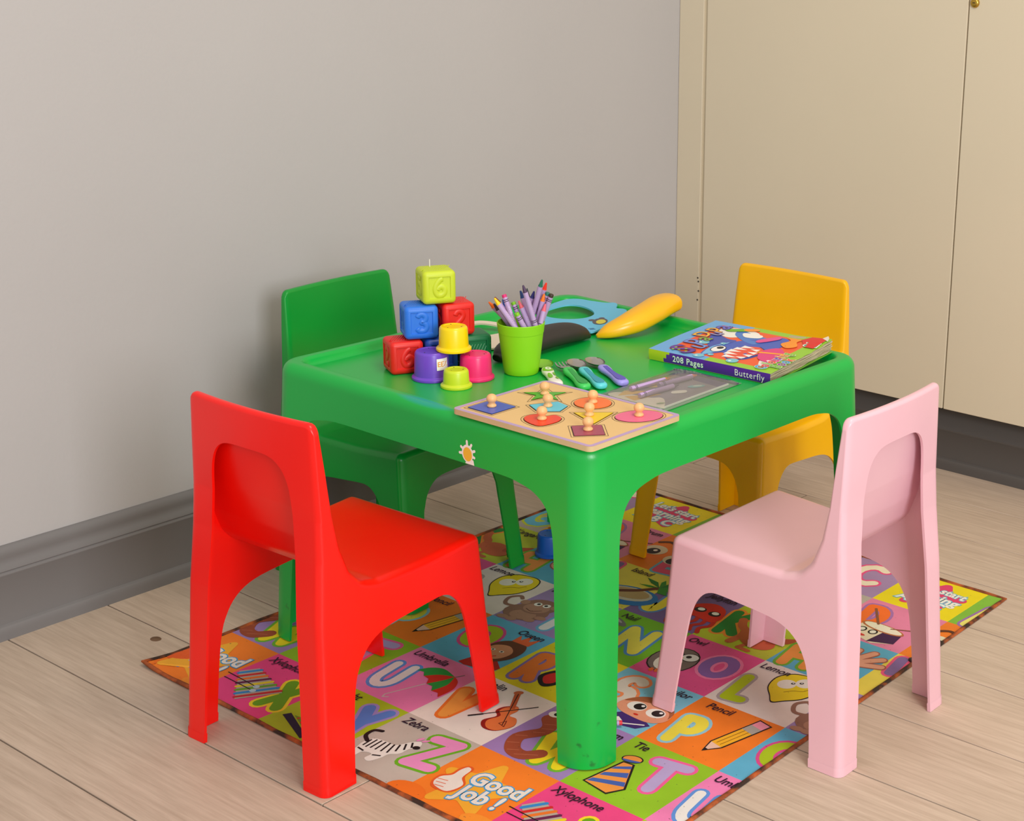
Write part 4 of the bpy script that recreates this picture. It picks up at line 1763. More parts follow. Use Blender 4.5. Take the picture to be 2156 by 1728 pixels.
DIG = {
    '6': crom([(0.72, 0.98), (0.52, 0.92), (0.30, 0.66), (0.22, 0.38), (0.34, 0.12), (0.56, 0.06), (0.78, 0.18), (0.82, 0.40), (0.66, 0.54), (0.44, 0.50), (0.36, 0.36)], False, 5),
    '3': crom([(0.22, 0.80), (0.36, 0.95), (0.62, 0.95), (0.76, 0.78), (0.66, 0.58), (0.48, 0.52), (0.70, 0.46), (0.80, 0.26), (0.66, 0.07), (0.36, 0.06), (0.20, 0.22)], False, 5),
    '2': crom([(0.22, 0.74), (0.34, 0.93), (0.60, 0.95), (0.76, 0.76), (0.66, 0.54), (0.40, 0.32), (0.24, 0.10), (0.5, 0.07), (0.80, 0.10)], False, 5),
    '4': [(0.60, 0.05), (0.60, 0.95), (0.20, 0.36), (0.82, 0.36)],
    '5': crom([(0.76, 0.93), (0.34, 0.93), (0.28, 0.58), (0.56, 0.62), (0.80, 0.40), (0.68, 0.10), (0.40, 0.05), (0.20, 0.16)], False, 5),
    '1': [(0.34, 0.76), (0.54, 0.95), (0.54, 0.05)],
}


def tube_on_plane(pts, r, M, flat=0.6, n=8):
    """raised rounded bead along a 2d path, mapped by matrix M (x,y in plane, z outward)"""
    rings = []
    for i, p in enumerate(pts):
        a = Vector(pts[max(i - 1, 0)])
        b = Vector(pts[min(i + 1, len(pts) - 1)])
        d = (b - a)
        d = d.normalized() if d.length > 1e-9 else Vector((1, 0))
        nn = Vector((-d.y, d.x))
        k = 0.55 if i in (0, len(pts) - 1) else 1.0
        rings.append([tuple(M @ Vector((p[0] + nn.x * r * k * cos(q), p[1] + nn.y * r * k * cos(q), r * flat * k * sin(q)))) for q in [2 * pi * j / n for j in range(n)]])
    return loft(rings)


def make_block(colour_mat, name_c, loc, digit, side_digit, label, rz=0.0, stripe_mat=None, up='bars', digit_mat=None):
    root = empty('number_block', loc, ROW + rz, label, 'toy block', 'number blocks stacked in a pyramid')
    v_, f_ = BLK
    body = mesh_obj('block_body', [(x, y, z + BS / 2) for x, y, z in v_], f_, colour_mat, root, 50)
    S2 = 0.030
    for (ang, dg) in ((0, digit), (-pi / 2, side_digit)):
        # frame of a vertical side: local -y rotated by ang
        M = Matrix.Rotation(ang, 4, 'Z') @ Matrix.Translation((0, -BS / 2 + 0.0016, BS / 2)) @ Matrix.Rotation(pi / 2, 4, 'X')
        if dg == 'bars':
            vf = []
            for k in range(-3, 5):
                x = k * 0.0052
                vf.append(tube_on_plane([(x - 0.008, -0.012), (x + 0.004, 0.012)], 0.0007, M, 1.0, 6))
            V, F = merge(*vf)
            o = mesh_obj('raised_bars', V, F, stripe_mat or colour_mat, root, 60)
            continue
        pts = [((x - 0.5) * S2 * 0.86, (y - 0.5) * S2) for x, y in DIG[dg]]
        V, F = tube_on_plane(pts, 0.0047, M, 0.36, 10)
        mesh_obj('raised_digit', V, F, colour_mat, root, 60)
    if up == 'bars':
        vf = []
        M = Matrix.Translation((0, 0, BS + 0.0001))
        for k in range(-4, 6):
            x = k * 0.0042
            vf.append(tube_on_plane([(x - 0.010, -0.014), (x + 0.006, 0.015)], 0.0015, M, 0.8, 6))
        V, F = merge(*vf)
        o = mesh_obj('top_ridges', V, F, colour_mat, root, 60)
        o['kind'] = 'stuff'
    return root


bx0, by0 = 0.4945, 0.3640
stepx, stepy = 0.0252, 0.0524
make_block(REDB, 'red', (bx0, by0, TRZ), '6', '2', 'red number block bearing a six, on the table beside the purple cup')
make_block(NAVY, 'navy', (bx0 + stepx, by0 + stepy, TRZ), '4', '1', 'darker blue number block half hidden behind the purple cup')
make_block(DKGR, 'green', (bx0 + 2 * stepx, by0 + 2 * stepy, TRZ), 'bars', '5', 'dark green number block with fine diagonal ridges behind the pink cup', stripe_mat=plastic('pale_ridge', (150, 205, 170), 0.4), up='none')
ZL1 = TRZ + BS + 0.0012
make_block(BLUE, 'blue', (bx0 + stepx * 0.48, by0 + stepy * 0.48, ZL1), '3', '4', 'bright blue number block bearing a three, in the middle layer of the pyramid', rz=-0.10)
make_block(REDB, 'red', (bx0 + stepx * 1.50, by0 + stepy * 1.50, ZL1), '2', '5', 'red number block in the middle layer, half behind the yellow cup', rz=0.05)
lime_b = make_block(LIME, 'lime', (bx0 + stepx * 0.99, by0 + stepy * 0.99, ZL1 + BS + 0.0012), '6', '5', 'lime green number block on top of the pyramid of blocks', rz=-0.04)
v, f = box(-0.0005, 0.0005, -0.0005, 0.0005, BS, BS + 0.0125)
o = mesh_obj('loose_thread', v, f, WHITEP, lime_b)
o.location = (-0.006, 0.012, 0)


# ---------------------------------------------------------------- stacking cups, upside down
def stacking_cup(loc, r_flange, r_body, h, colour, label, m, rz=0):
    root = empty('stacking_cup', loc, rz, label, 'stacking cup', 'round stacking cups turned upside down')
    rt = r_body * 0.93
    prof = [(r_body - 0.003, 0.004), (r_body - 0.0025, 0.0005), (r_flange - 0.001, 0.0), (r_flange, 0.0012), (r_flange, 0.0042), (r_flange - 0.0012, 0.0056), (r_body + 0.0012, 0.0062), (r_body, 0.0075)]
    prof += [(rt + 0.0004, h - 0.0045), (rt - 0.0004, h - 0.0022), (rt - 0.002, h - 0.0005), (rt - 0.004, h), (rt - 0.0065, h - 0.0002), (rt - 0.0075, h - 0.0010), (0, h - 0.0010)]
    v_, f_ = lathe(prof, 48)
    mesh_obj('cup_shell', v_, f_, m, root, 32)
    # three vent holes in the base
    vf = []
    for k in range(3):
        a = 2 * pi * k / 3 + 0.6
        vv, ff = lathe([(0, 0), (0.0010, 0), (0.0010, 0.0004), (0, 0.0004)], 8)
        vf.append(([(x + r_body * 0.55 * cos(a), y + r_body * 0.55 * sin(a), z + h - 0.0010) for x, y, z in vv], ff))
    for vv, ff in vf:
        mesh_obj('vent_hole', vv, ff, plastic('hole_%s' % colour, (60, 40, 50), 0.6), root)
    return root


PUR = plastic('purple_plastic', (112, 70, 200), 0.32)
HOT = plastic('hot_pink_plastic', (244, 40, 116), 0.32)
SUN = plastic('sun_yellow_plastic', (248, 214, 0), 0.32)
LIM2 = plastic('lime_plastic', (206, 222, 40), 0.36)
CBL = plastic('cup_blue_plastic', (24, 92, 190), 0.36)
pc = stacking_cup((0.5640, 0.3630, TRZ), 0.0325, 0.0285, 0.0475, 'purple', 'purple stacking cup with a white paper label, under the yellow cup', PUR)
stacking_cup((0.6150, 0.4110, TRZ), 0.0300, 0.0262, 0.0425, 'pink', 'hot pink stacking cup supporting one side of the yellow cup', HOT)
stacking_cup((0.6280, 0.3560, TRZ), 0.0250, 0.0208, 0.0300, 'lime', 'small lime stacking cup, lowest of the cups, by the puzzle board', LIM2)
stacking_cup((0.5905, 0.3870, TRZ + 0.0480), 0.0283, 0.0240, 0.0405, 'yellow', 'yellow stacking cup resting on the purple and pink cups', SUN)
stacking_cup((0.4330, 0.7713, 0.0035), 0.0290, 0.0250, 0.0440, 'blue', 'blue stacking cup standing on the alphabet mat under the table', CBL)
# the label on the purple cup
rl = 0.0286


def lab_frame(u, v_, z):
    a = radians(-6) + u / rl
    rr = rl - (v_ / 0.0475) * 0.0019 + 0.0003 + z
    return (rr * cos(a), rr * sin(a), 0.016 + v_)


P = Print(lab_frame, 0.00012, 'ink')
n = 8
pts = [(-0.010 + 0.022 * i / n, j * 0.0095 + 0.004) for j in range(3) for i in range(n + 1)]
P.raw(pts, [(j * (n + 1) + i, j * (n + 1) + i + 1, (j + 1) * (n + 1) + i + 1, (j + 1) * (n + 1) + i) for j in range(2) for i in range(n)], (244, 242, 238))
P.up()
P.text('EEZ', 0.0005, 0.0135, 0.0115, (230, 160, 60), offset=0.02)
P.build('paper_label', pc)['label'] = 'white label with orange letters'

# ---------------------------------------------------------------- lime cup of crayons
CUPX, CUPY = 0.6450, 0.4850
rb, rtp, hc = 0.0285, 0.0388, 0.0868
LIMC = plastic('lime_cup_plastic', (142, 214, 24), 0.42, sss=0.0)
prof = [(0, 0.001), (rb - 0.005, 0.001), (rb - 0.003, 0.0), (rb - 0.001, 0.001), (rb, 0.003)]
for k in range(1, 9):
    z = 0.003 + (hc * 0.80 - 0.003) * k / 8
    prof.append((rb + (rtp - rb) * z / hc, z))
zb = hc * 0.80
rbz = rb + (rtp - rb) * zb / hc
prof += [(rbz + 0.0006, zb + 0.0006), (rtp + 0.0005, hc - 0.001), (rtp - 0.0002, hc), (rtp - 0.0012, hc - 0.0004), (rbz - 0.0014, zb), (rb - 0.0014, 0.004), (0, 0.0035)]
v, f = lathe(prof, 56)
o = thing_mesh('plastic_cup', (v, f), LIMC, 'lime green plastic cup holding a bunch of crayons', 'cup', None, 30, (CUPX, CUPY, TRZ))

LILAC = plastic('crayon_wrapper', (188, 160, 206), 0.5)
CRB = plastic('crayon_band', (30, 20, 30), 0.5)
CRW = plastic('crayon_print', (226, 196, 222), 0.5)
WAX = {}


def wax(c):
    return plastic('wax_%d_%d_%d' % c, c, 0.45)


def crayon(A, B, c, end_up, label, wrapper=None, group='crayons standing in the lime cup', r=0.0042, bare=False):
    """A: visible end, B: other end. end_up: the blunt end is at A"""
    A, B = Vector(A), Vector(B)
    L = (B - A).length
    d = (B - A) / L
    M = Matrix.Translation(A) @ d.to_track_quat('Z', 'Y').to_matrix().to_4x4()
    root = empty('crayon', A, 0, label, 'crayon', group)
    Ml = Matrix.Translation(-A) @ M
    w = wrapper or LILAC
    if bare:
        v_, f_ = lathe([(0, 0), (r * 0.35, 0), (r * 0.5, 0.004), (r * 0.8, 0.012), (r, 0.016), (r, L - 0.001), (r * 0.9, L), (0, L)], 14)
        mesh_obj('wax_stick', xf(v_, Ml), f_, wax(c), root, 35)
        return root
    if end_up:
        v_, f_ = lathe([(0, 0), (r * 0.80, 0.0), (r * 0.93, 0.0008), (r * 0.93, 0.0052), (0, 0.0052)], 14)
        mesh_obj('wax_end', xf(v_, Ml), f_, wax(c), root, 35)
        z0, z1, b0 = 0.005, L, 0.0085
    else:
        v_, f_ = lathe([(0, 0), (r * 0.30, 0.0003), (r * 0.38, 0.0012), (r * 0.82, 0.0110), (r * 0.93, 0.0114), (r * 0.93, 0.0130), (0, 0.0130)], 14)
        mesh_obj('wax_tip', xf(v_, Ml), f_, wax(c), root, 35)
        z0, z1, b0 = 0.0125, L, L - 0.012
    v_, f_ = lathe([(0, z0), (r, z0), (r, z1), (0, z1)], 14)
    mesh_obj('wrapper', xf(v_, Ml), f_, w, root, 35)
    for k in range(2):
        zz = b0 + 0.0028 * k
        v_, f_ = lathe([(r + 0.00015, zz), (r + 0.00015, zz + 0.0011)], 14)
        mesh_obj('band', xf(v_, Ml), f_, CRB, root, 35)
    # a line of script lettering on the paper
    zc = z0 + 0.028

    def fr(u, v__, z):
        a = v__ / r + 2.2
        p = Ml @ Vector(((r + 0.0002 + z) * cos(a), (r + 0.0002 + z) * sin(a), zc + u))
        return tuple(p)
    P = Print(fr, 0.0001, 'ink')
    pts = [(-0.012 + 0.0008 * k, 0.0011 * sin(k * 1.25)) for k in range(30)]
    P.stroke(pts, 0.0006, (232, 214, 234))
    o_ = P.build('script_print', root)
    return root


CR = [('orange', (246, 110, 24), (0.6030, 0.4543, 0.5915), (0.6190, 0.4993, 0.5390), 0),
      ('yellow', (252, 206, 8), (0.6375, 0.4333, 0.6073), (0.6678, 0.4659, 0.5396), 0),
      ('brown', (120, 44, 22), (0.6209, 0.4504, 0.6032), (0.6584, 0.4935, 0.5151), 0),
      ('black', (34, 28, 40), (0.6128, 0.4558, 0.5901), (0.6546, 0.4973, 0.5032), 0),
      ('bright blue', (36, 92, 190), (0.6159, 0.4730, 0.5953), (0.6418, 0.4987, 0.4968), 0),
      ('magenta', (214, 40, 116), (0.6306, 0.4613, 0.6073), (0.6672, 0.4723, 0.5094), 1),
      ('leaf green', (120, 190, 30), (0.6352, 0.4772, 0.5928), (0.6703, 0.4910, 0.5100), 1),
      ('lime green', (130, 196, 24), (0.6609, 0.4592, 0.5821), (0.6731, 0.4816, 0.5311), 1),
      ('salmon', (224, 96, 110), (0.6529, 0.4727, 0.5986), (0.6721, 0.4916, 0.5286), 0),
      ('dark blue', (22, 60, 122), (0.6517, 0.4778, 0.6144), (0.6680, 0.5007, 0.5257), 0),
      ('plum', (72, 50, 84), (0.6681, 0.4675, 0.6277), (0.6766, 0.4870, 0.5569), 0),
      ('slate', (44, 54, 60), (0.6350, 0.5101, 0.6101), (0.6417, 0.5167, 0.5580), 0),
      ('navy', (44, 44, 110), (0.6575, 0.5037, 0.6099), (0.6252, 0.5050, 0.5292), 0),
      ('forest green', (22, 110, 84), (0.6789, 0.5006, 0.6331), (0.6426, 0.5015, 0.5346), 0),
      ('red', (236, 48, 26), (0.6704, 0.5190, 0.6237), (0.6491, 0.5180, 0.5687), 0),
      ('light orange', (250, 124, 30), (0.6726, 0.5116, 0.6066), (0.6476, 0.5026, 0.5050), 0),
      ('teal', (40, 120, 104), (0.6729, 0.5204, 0.6073), (0.6392, 0.5110, 0.5125), 1),
      ('dark brown', (56, 42, 30), (0.6819, 0.5193, 0.6061), (0.6462, 0.5077, 0.5081), 1),
      ('coral', (230, 100, 120), (0.6779, 0.5089, 0.5913), (0.6754, 0.4954, 0.5484), 0)]
for nm, c, A, B, up in CR:
    kind_ = 'blunt end up' if up else 'tip up'
    crayon(A, B, c, up, '%s crayon in a lilac wrapper, %s in the lime cup' % (nm, kind_) if nm != 'slate' else 'thin slate grey crayon without a wrapper in the lime cup', bare=(nm == 'slate'), r=0.0028 if nm == 'slate' else 0.0042)
# one lies on the mat behind the near table leg
crayon((0.9925, 0.3450, 0.0086), (0.9300, 0.2830, 0.0086), (222, 40, 54), 1, 'red crayon lying on the alphabet mat by the table leg', group='loose crayons')

# ---------------------------------------------------------------- knobbed shape puzzle
BW, BH_, BT = 0.2750, 0.2014, 0.0075
bc = Vector((0.8978, 0.3236, 0.4958))
ex = Vector((cos(0.004), sin(0.004), 0.0)).normalized()
ey = Vector((-sin(0.004), cos(0.004), 0.0)).normalized()
ez = ex.cross(ey).normalized()
ey = ez.cross(ex)
BM = Matrix(((ex.x, ey.x, ez.x, bc.x), (ex.y, ey.y, ez.y, bc.y), (ex.z, ey.z, ez.z, bc.z), (0, 0, 0, 1)))   # board frame, z=0 at its top face
PLY = wall_material('plywood', (226, 190, 132), 90, 0.05)
PLY_SIDE = plastic('plywood_edge', (206, 184, 136), 0.6, vary=0.2)
KNOB = plastic('knob_wood', (236, 184, 126), 0.4, vary=0.12)
puzzle = empty('shape_puzzle', (0, 0, 0), 0, 'wooden shape puzzle board with lilac border on the near corner of the table', 'puzzle')
puzzle.matrix_world = BM


def slab(poly, z0, z1, name, m, parent, bev=0.0):
    V_, F_ = loft([[(x, y, z0) for x, y in poly], [(x, y, z1) for x, y in poly]])
    return mesh_obj(name, V_, F_, m, parent, 40)


def rr2(w, h, r, n=5):
    pts = []
    for cx, cy, a in ((w / 2 - r, h / 2 - r, 0), (-w / 2 + r, h / 2 - r, 90), (-w / 2 + r, -h / 2 + r, 180), (w / 2 - r, -h / 2 + r, 270)):
        for k in range(n + 1):
            t = radians(a + 90 * k / n)
            pts.append((cx + r * cos(t), cy + r * sin(t)))
    return pts


slab(rr2(BW, BH_, 0.009), -BT, 0.0, 'board', PLY_SIDE, puzzle)
o = slab(rr2(BW - 0.0006, BH_ - 0.0006, 0.0088), -0.0004, 0.0003, 'board_face', PLY, puzzle)
# lilac border: a ring
oo, ii = rr2(BW - 0.0004, BH_ - 0.0004, 0.0088), rr2(BW - 0.0150, BH_ - 0.0150, 0.004)
n = len(oo)
mesh_obj('painted_border', [(x, y, 0.0005) for x, y in oo] + [(x, y, 0.0005) for x, y in ii],
         [(i, (i + 1) % n, n + (i + 1) % n, n + i) for i in range(n)], flat_mat((186, 158, 200), 'ink'), puzzle)


def poly_star(r0, r1, n_, rot):
    return [((r0 if k % 2 == 0 else r1) * cos(rot + pi * k / n_), (r0 if k % 2 == 0 else r1) * sin(rot + pi * k / n_)) for k in range(2 * n_)]


def ngon(n_, rx, ry, rot):
    return [(rx * cos(rot + 2 * pi * k / n_), ry * sin(rot + 2 * pi * k / n_)) for k in range(n_)]


heart = crom([(0.0, -0.026), (0.019, -0.010), (0.024, 0.008), (0.014, 0.020), (0.003, 0.014), (-0.010, 0.021), (-0.023, 0.010), (-0.020, -0.008)], True, 5)
# board coordinates of the piece centres, from the table corner
PIECES = [('star', (-0.0823, 0.0399), poly_star(0.033, 0.0135, 5, radians(133)), (84, 178, 40), 'green star'),
          ('diamond', (-0.0960, -0.0590), ngon(4, 0.0345, 0.0345, radians(45)), (70, 96, 190), 'blue diamond'),
          ('pentagon', (-0.0351, -0.0032), [(-0.026, -0.012), (-0.006, 0.028), (0.019, 0.022), (0.028, -0.004), (0.004, -0.026)], (96, 200, 224), 'light blue pentagon'),
          ('circle', (0.0015, 0.0559), ngon(36, 0.028, 0.028, 0), (248, 118, 36), 'orange circle'),
          ('heart', (0.0017, -0.0545), [(x * 1.12 * cos(0.6) - y * 1.12 * sin(0.6), x * 1.12 * sin(0.6) + y * 1.12 * cos(0.6)) for x, y in heart], (236, 64, 34), 'red heart'),
          ('triangle', (0.0403, 0.0048), [(-0.026, -0.004), (0.030, -0.024), (0.016, 0.034)], (238, 204, 14), 'yellow triangle'),
          ('square', (0.0855, -0.0479), ngon(4, 0.0305, 0.0305, radians(3)), (164, 66, 92), 'maroon square'),
          ('oval', (0.0960, 0.0518), [(x * cos(1.05) - y * sin(1.05), x * sin(1.05) + y * cos(1.05)) for x, y in ngon(36, 0.036, 0.026, 0)], (236, 104, 146), 'pink oval')]
OUTL = flat_mat((58, 40, 30), 'ink')
for nm, (px_, py_), poly, c, desc in PIECES:
    # dark double line printed round the hole
    def ring_at(d, w, z):
        a_, b_ = offset_poly(poly, -d), offset_poly(poly, -d - w)
        k_ = len(poly)
        return mesh_obj('hole_outline', [(px_ + x, py_ + y, z) for x, y in a_] + [(px_ + x, py_ + y, z) for x, y in b_],
                        [(i, (i + 1) % k_, k_ + (i + 1) % k_, k_ + i) for i in range(k_)], OUTL, puzzle)
    ring_at(-0.0002, 0.0014, 0.0006)
    ring_at(0.0042, 0.0007, 0.0006)
    root = empty('puzzle_piece', (0, 0, 0), 0, '%s puzzle piece with a wooden peg knob, set in the board' % desc, 'puzzle piece', 'peg puzzle pieces in the board')
    root.matrix_world = BM @ Matrix.Translation((px_, py_, 0.0008))
    A_ = sum(poly[i][0] * poly[(i + 1) % len(poly)][1] - poly[(i + 1) % len(poly)][0] * poly[i][1] for i in range(len(poly)))
    pp = poly if A_ > 0 else poly[::-1]
    slab(pp, 0.0, 0.0009, 'painted_shape', plastic('paint_' + nm, c, 0.3, vary=0.05), root)
    v_, f_ = lathe([(0, 0.0009), (0.0062, 0.0009), (0.0070, 0.0018), (0.0070, 0.0036), (0.0056, 0.0050), (0.0047, 0.0066), (0.0052, 0.0080), (0.0072, 0.0100), (0.0080, 0.0128),
                    (0.0077, 0.0156), (0.0062, 0.0182), (0.0040, 0.0198), (0.0016, 0.0206), (0, 0.0207)], 20)
    mesh_obj('knob', v_, f_, KNOB, root, 50)


# ---------------------------------------------------------------- flat animal frames (die-cut card masks)
def bridge_plate(name, outer, hole, zf, t, m, label, extra=None):
    O_ = crom(outer, True, 4)
    H_ = crom(hole, True, 6)
    bm = bmesh.new()
    def loop(pts):
        vs_ = [bm.verts.new((x, y, zf(x, y))) for x, y in pts]
        return [bm.edges.new((vs_[i], vs_[(i + 1) % len(vs_)])) for i in range(len(vs_))]
    e = loop(O_) + loop(H_)
    bmesh.ops.triangle_fill(bm, use_beauty=True, use_dissolve=False, edges=e)
    bmesh.ops.recalc_face_normals(bm, faces=bm.faces)
    if sum(f_.normal.z for f_ in bm.faces) < 0:
        bmesh.ops.reverse_faces(bm, faces=bm.faces)
    r = bmesh.ops.extrude_face_region(bm, geom=bm.faces[:])
    for g_ in r['geom']:
        if isinstance(g_, bmesh.types.BMVert):
            g_.co.z += t
    bmesh.ops.recalc_face_normals(bm, faces=bm.faces)
    me = bpy.data.meshes.new(name)
    bm.to_mesh(me)
    bm.free()
    me.materials.append(m)
    o_ = link(bpy.data.objects.new(name, me))
    return tag(o_, label, 'mask', 'flat animal masks on the table')


DZ = 0.0038
SKY = plastic('sky_blue_foam', (104, 190, 226), 0.55)
CREAM = plastic('cream_foam', (232, 218, 198), 0.55)
blue_o = [(0.455, 0.715), (0.412, 0.766), (0.388, 0.821), (0.385, 0.852), (0.388, 0.872), (0.404, 0.886), (0.432, 0.890), (0.464, 0.896), (0.478, 0.906), (0.492, 0.899), (0.505, 0.881), (0.523, 0.884),
          (0.539, 0.870), (0.566, 0.802), (0.572, 0.755), (0.570, 0.738), (0.556, 0.738), (0.540, 0.715), (0.512, 0.690), (0.480, 0.690)]
blue_h = [(0.410, 0.790), (0.408, 0.822), (0.416, 0.845), (0.438, 0.853), (0.470, 0.846), (0.495, 0.830), (0.503, 0.811), (0.498, 0.791), (0.480, 0.773), (0.454, 0.764), (0.431, 0.766)]
zb_ = lambda x, y: 0.4725 + DZ + max(0, y - 0.70) * 0.060
bl = bridge_plate('animal_mask', blue_o, blue_h, zb_, 0.003, SKY, 'sky blue flat animal mask with one large hole behind the crayon cup')
P = Print(lambda u, v_, z: (u, v_, zb_(u, v_) + 0.0033 + z), 0.0001, 'ink')
P.ell(0.5220, 0.7930, 0.006, 0.006, (84, 78, 84))
P.ell(0.5290, 0.8130, 0.0055, 0.0055, (84, 78, 84))
P.ell(0.5400, 0.7960, 0.014, 0.020, (84, 78, 84), rot=0.6)
P.ell(0.5430, 0.7950, 0.009, 0.014, (214, 204, 60), rot=0.6)
P.stroke(crom([(0.553, 0.750), (0.560, 0.757), (0.559, 0.748), (0.566, 0.754)], False, 4), 0.0018, (50, 120, 170))
P.build('printed_face', bl)
white_o = [(0.414, 0.523), (0.400, 0.538), (0.392, 0.562), (0.384, 0.601), (0.384, 0.630), (0.391, 0.645), (0.412, 0.660), (0.443, 0.672), (0.472, 0.650), (0.512, 0.590), (0.516, 0.548), (0.490, 0.526), (0.444, 0.515)]
white_h = [(0.404, 0.578), (0.396, 0.612), (0.400, 0.632), (0.420, 0.645), (0.441, 0.648), (0.456, 0.632), (0.456, 0.609), (0.449, 0.583), (0.428, 0.566), (0.410, 0.566)]
zw_ = lambda x, y: 0.4735 + DZ - 0.001 + max(0, 0.48 - x) * 0.105
bridge_plate('animal_mask', white_o, white_h, zw_, 0.003, CREAM, 'cream white flat animal mask with one large hole behind the number blocks')


# ---------------------------------------------------------------- two curved plastic shells shaped like bananas
def shell(name, spine, radii, m, label, n=28, flat_end=True):
    """spine: [(x,y,z)], radii: [(half width, half height)] ; rounded body with a flatter underside"""
    S3 = crom(spine, False, 6)
    R3 = crom(radii, False, 6)
    rings = []
    for i, c in enumerate(S3):
        a = Vector(S3[max(i - 1, 0)])
        b = Vector(S3[min(i + 1, len(S3) - 1)])
        d = (b - a).normalized()
        sd = d.cross(Vector((0, 0, 1))).normalized()
        up = sd.cross(d).normalized()
        w, h = R3[i]
        ring = []
        for k in range(n):
            t = 2 * pi * k / n
            ct, st2 = cos(t), sin(t)
            e = 0.82
            xx = w * math.copysign(abs(ct) ** e, ct)
            yy = h * math.copysign(abs(st2) ** e, st2)
            if st2 < 0:
                yy *= 0.75
            ring.append(tuple(Vector(c) + sd * xx + up * yy))
        rings.append(ring)
    # round off the blunt end
    if flat_end:
        last = rings[-1]
        cc = sum((Vector(p) for p in last), Vector()) / n
        dd = (Vector(S3[-1]) - Vector(S3[-2])).normalized()
        for k in (1, 2, 3):
            t = k / 3 * pi / 2
            rings.append([tuple(cc + (Vector(p) - cc) * (1 - 0.22 * (1 - cos(t))) + dd * 0.005 * sin(t)) for p in last])
    V_, F_ = loft(rings)
    o_ = mesh_obj(name, V_, F_, m, None, 60)
    return tag(o_, label, 'toy', 'curved plastic toys')


BANANA = plastic('banana_yellow', (252, 186, 18), 0.28)
BLACKP = plastic('matt_black_plastic', (44, 38, 36), 0.5)
shell('curved_toy', [(0.590, 0.7310, 0.4780), (0.603, 0.7500, 0.4850), (0.619, 0.7900, 0.4945), (0.620, 0.8400, 0.5045), (0.611, 0.8850, 0.5090), (0.600, 0.9220, 0.5070)],
      [(0.004, 0.0035), (0.017, 0.0140), (0.0270, 0.0205), (0.0290, 0.0215), (0.0290, 0.0215), (0.0270, 0.0200)], BANANA,
      'glossy yellow curved plastic toy like a banana, beside the colouring book')
shell('curved_toy', [(0.583, 0.7210, 0.4780), (0.5765, 0.7060, 0.4850), (0.5705, 0.6760, 0.4905), (0.5680, 0.6200, 0.4920), (0.5690, 0.5650, 0.4900), (0.5720, 0.5230, 0.4860), (0.5740, 0.5030, 0.4815)],
      [(0.004, 0.0035), (0.018, 0.0140), (0.0285, 0.0190), (0.0315, 0.0200), (0.0310, 0.0195), (0.0240, 0.0150), (0.0110, 0.0080)], BLACKP,
      'matt black curved plastic toy behind the crayon cup')


# ---------------------------------------------------------------- child cutlery
def blade_frame(tip, end, z):
    a, b = Vector((tip[0], tip[1], z)), Vector((end[0], end[1], z))
    d = (b - a).normalized()
    sd = Vector((-d.y, d.x, 0))
    return a, d, sd, (b - a).length


def handle(root, a, d, sd, l0, l1, prof, zc, m, name='handle'):
    rings = []
    for t, w, h, z in prof:
        c = a + d * (l0 + (l1 - l0) * t) + Vector((0, 0, z))
        ring = []
        for k in range(16):
            q = 2 * pi * k / 16
            ring.append(tuple(c + sd * w * math.copysign(abs(cos(q)) ** 0.8, cos(q)) + Vector((0, 0, h * math.copysign(abs(sin(q)) ** 0.8, sin(q))))))
        rings.append(ring)
    V_, F_ = loft(rings)
    return mesh_obj(name, V_, F_, m, root, 60)


def smooth_prof(p, n=5):
    return crom([(*q,) for q in p], False, n) if len(p[0]) == 2 else [tuple(v_) for v_ in crom4(p, n)]


def crom4(pts, n):
    out = []
    m = len(pts)
    for i in range(m - 1):
        p0, p1, p2, p3 = pts[max(i - 1, 0)], pts[i], pts[i + 1], pts[min(i + 2, m - 1)]
        for k in range(n):
            t = k / n
            out.append([0.5 * (2 * b_ + (c_ - a_) * t + (2 * a_ - 5 * b_ + 4 * c_ - d_) * t * t + (3 * b_ - a_ - 3 * c_ + d_) * t ** 3) for a_, b_, c_, d_ in zip(p0, p1, p2, p3)])
    out.append(list(pts[-1]))
    return out


def spoon_bowl(root, a, d, sd, L, w, m, depth=0.005, z0=0.004, name='bowl'):
    """dished oval sheet with thickness"""
    V_, F_ = [], []
    nr, na = 6, 24
    for lay in (0, 1):
        for i in range(nr + 1):
            r = i / nr
            for k in range(na):
                q = 2 * pi * k / na
                u = L / 2 + r * L / 2 * cos(q)
                s_ = r * w / 2 * sin(q) * (1 - 0.12 * cos(q))
                zz = z0 + depth * (r ** 2) - (0.0010 if lay else 0)
                V_.append(tuple(a + d * u + sd * s_ + Vector((0, 0, zz))))
    off = (nr + 1) * na
    for i in range(nr):
        for k in range(na):
            k2 = (k + 1) % na
            F_.append((i * na + k, i * na + k2, (i + 1) * na + k2, (i + 1) * na + k)[::-1])
            F_.append((off + i * na + k, off + i * na + k2, off + (i + 1) * na + k2, off + (i + 1) * na + k))
    for k in range(na):
        k2 = (k + 1) % na
        F_.append((nr * na + k, nr * na + k2, off + nr * na + k2, off + nr * na + k))
    return mesh_obj(name, V_, F_, m, root, 60)


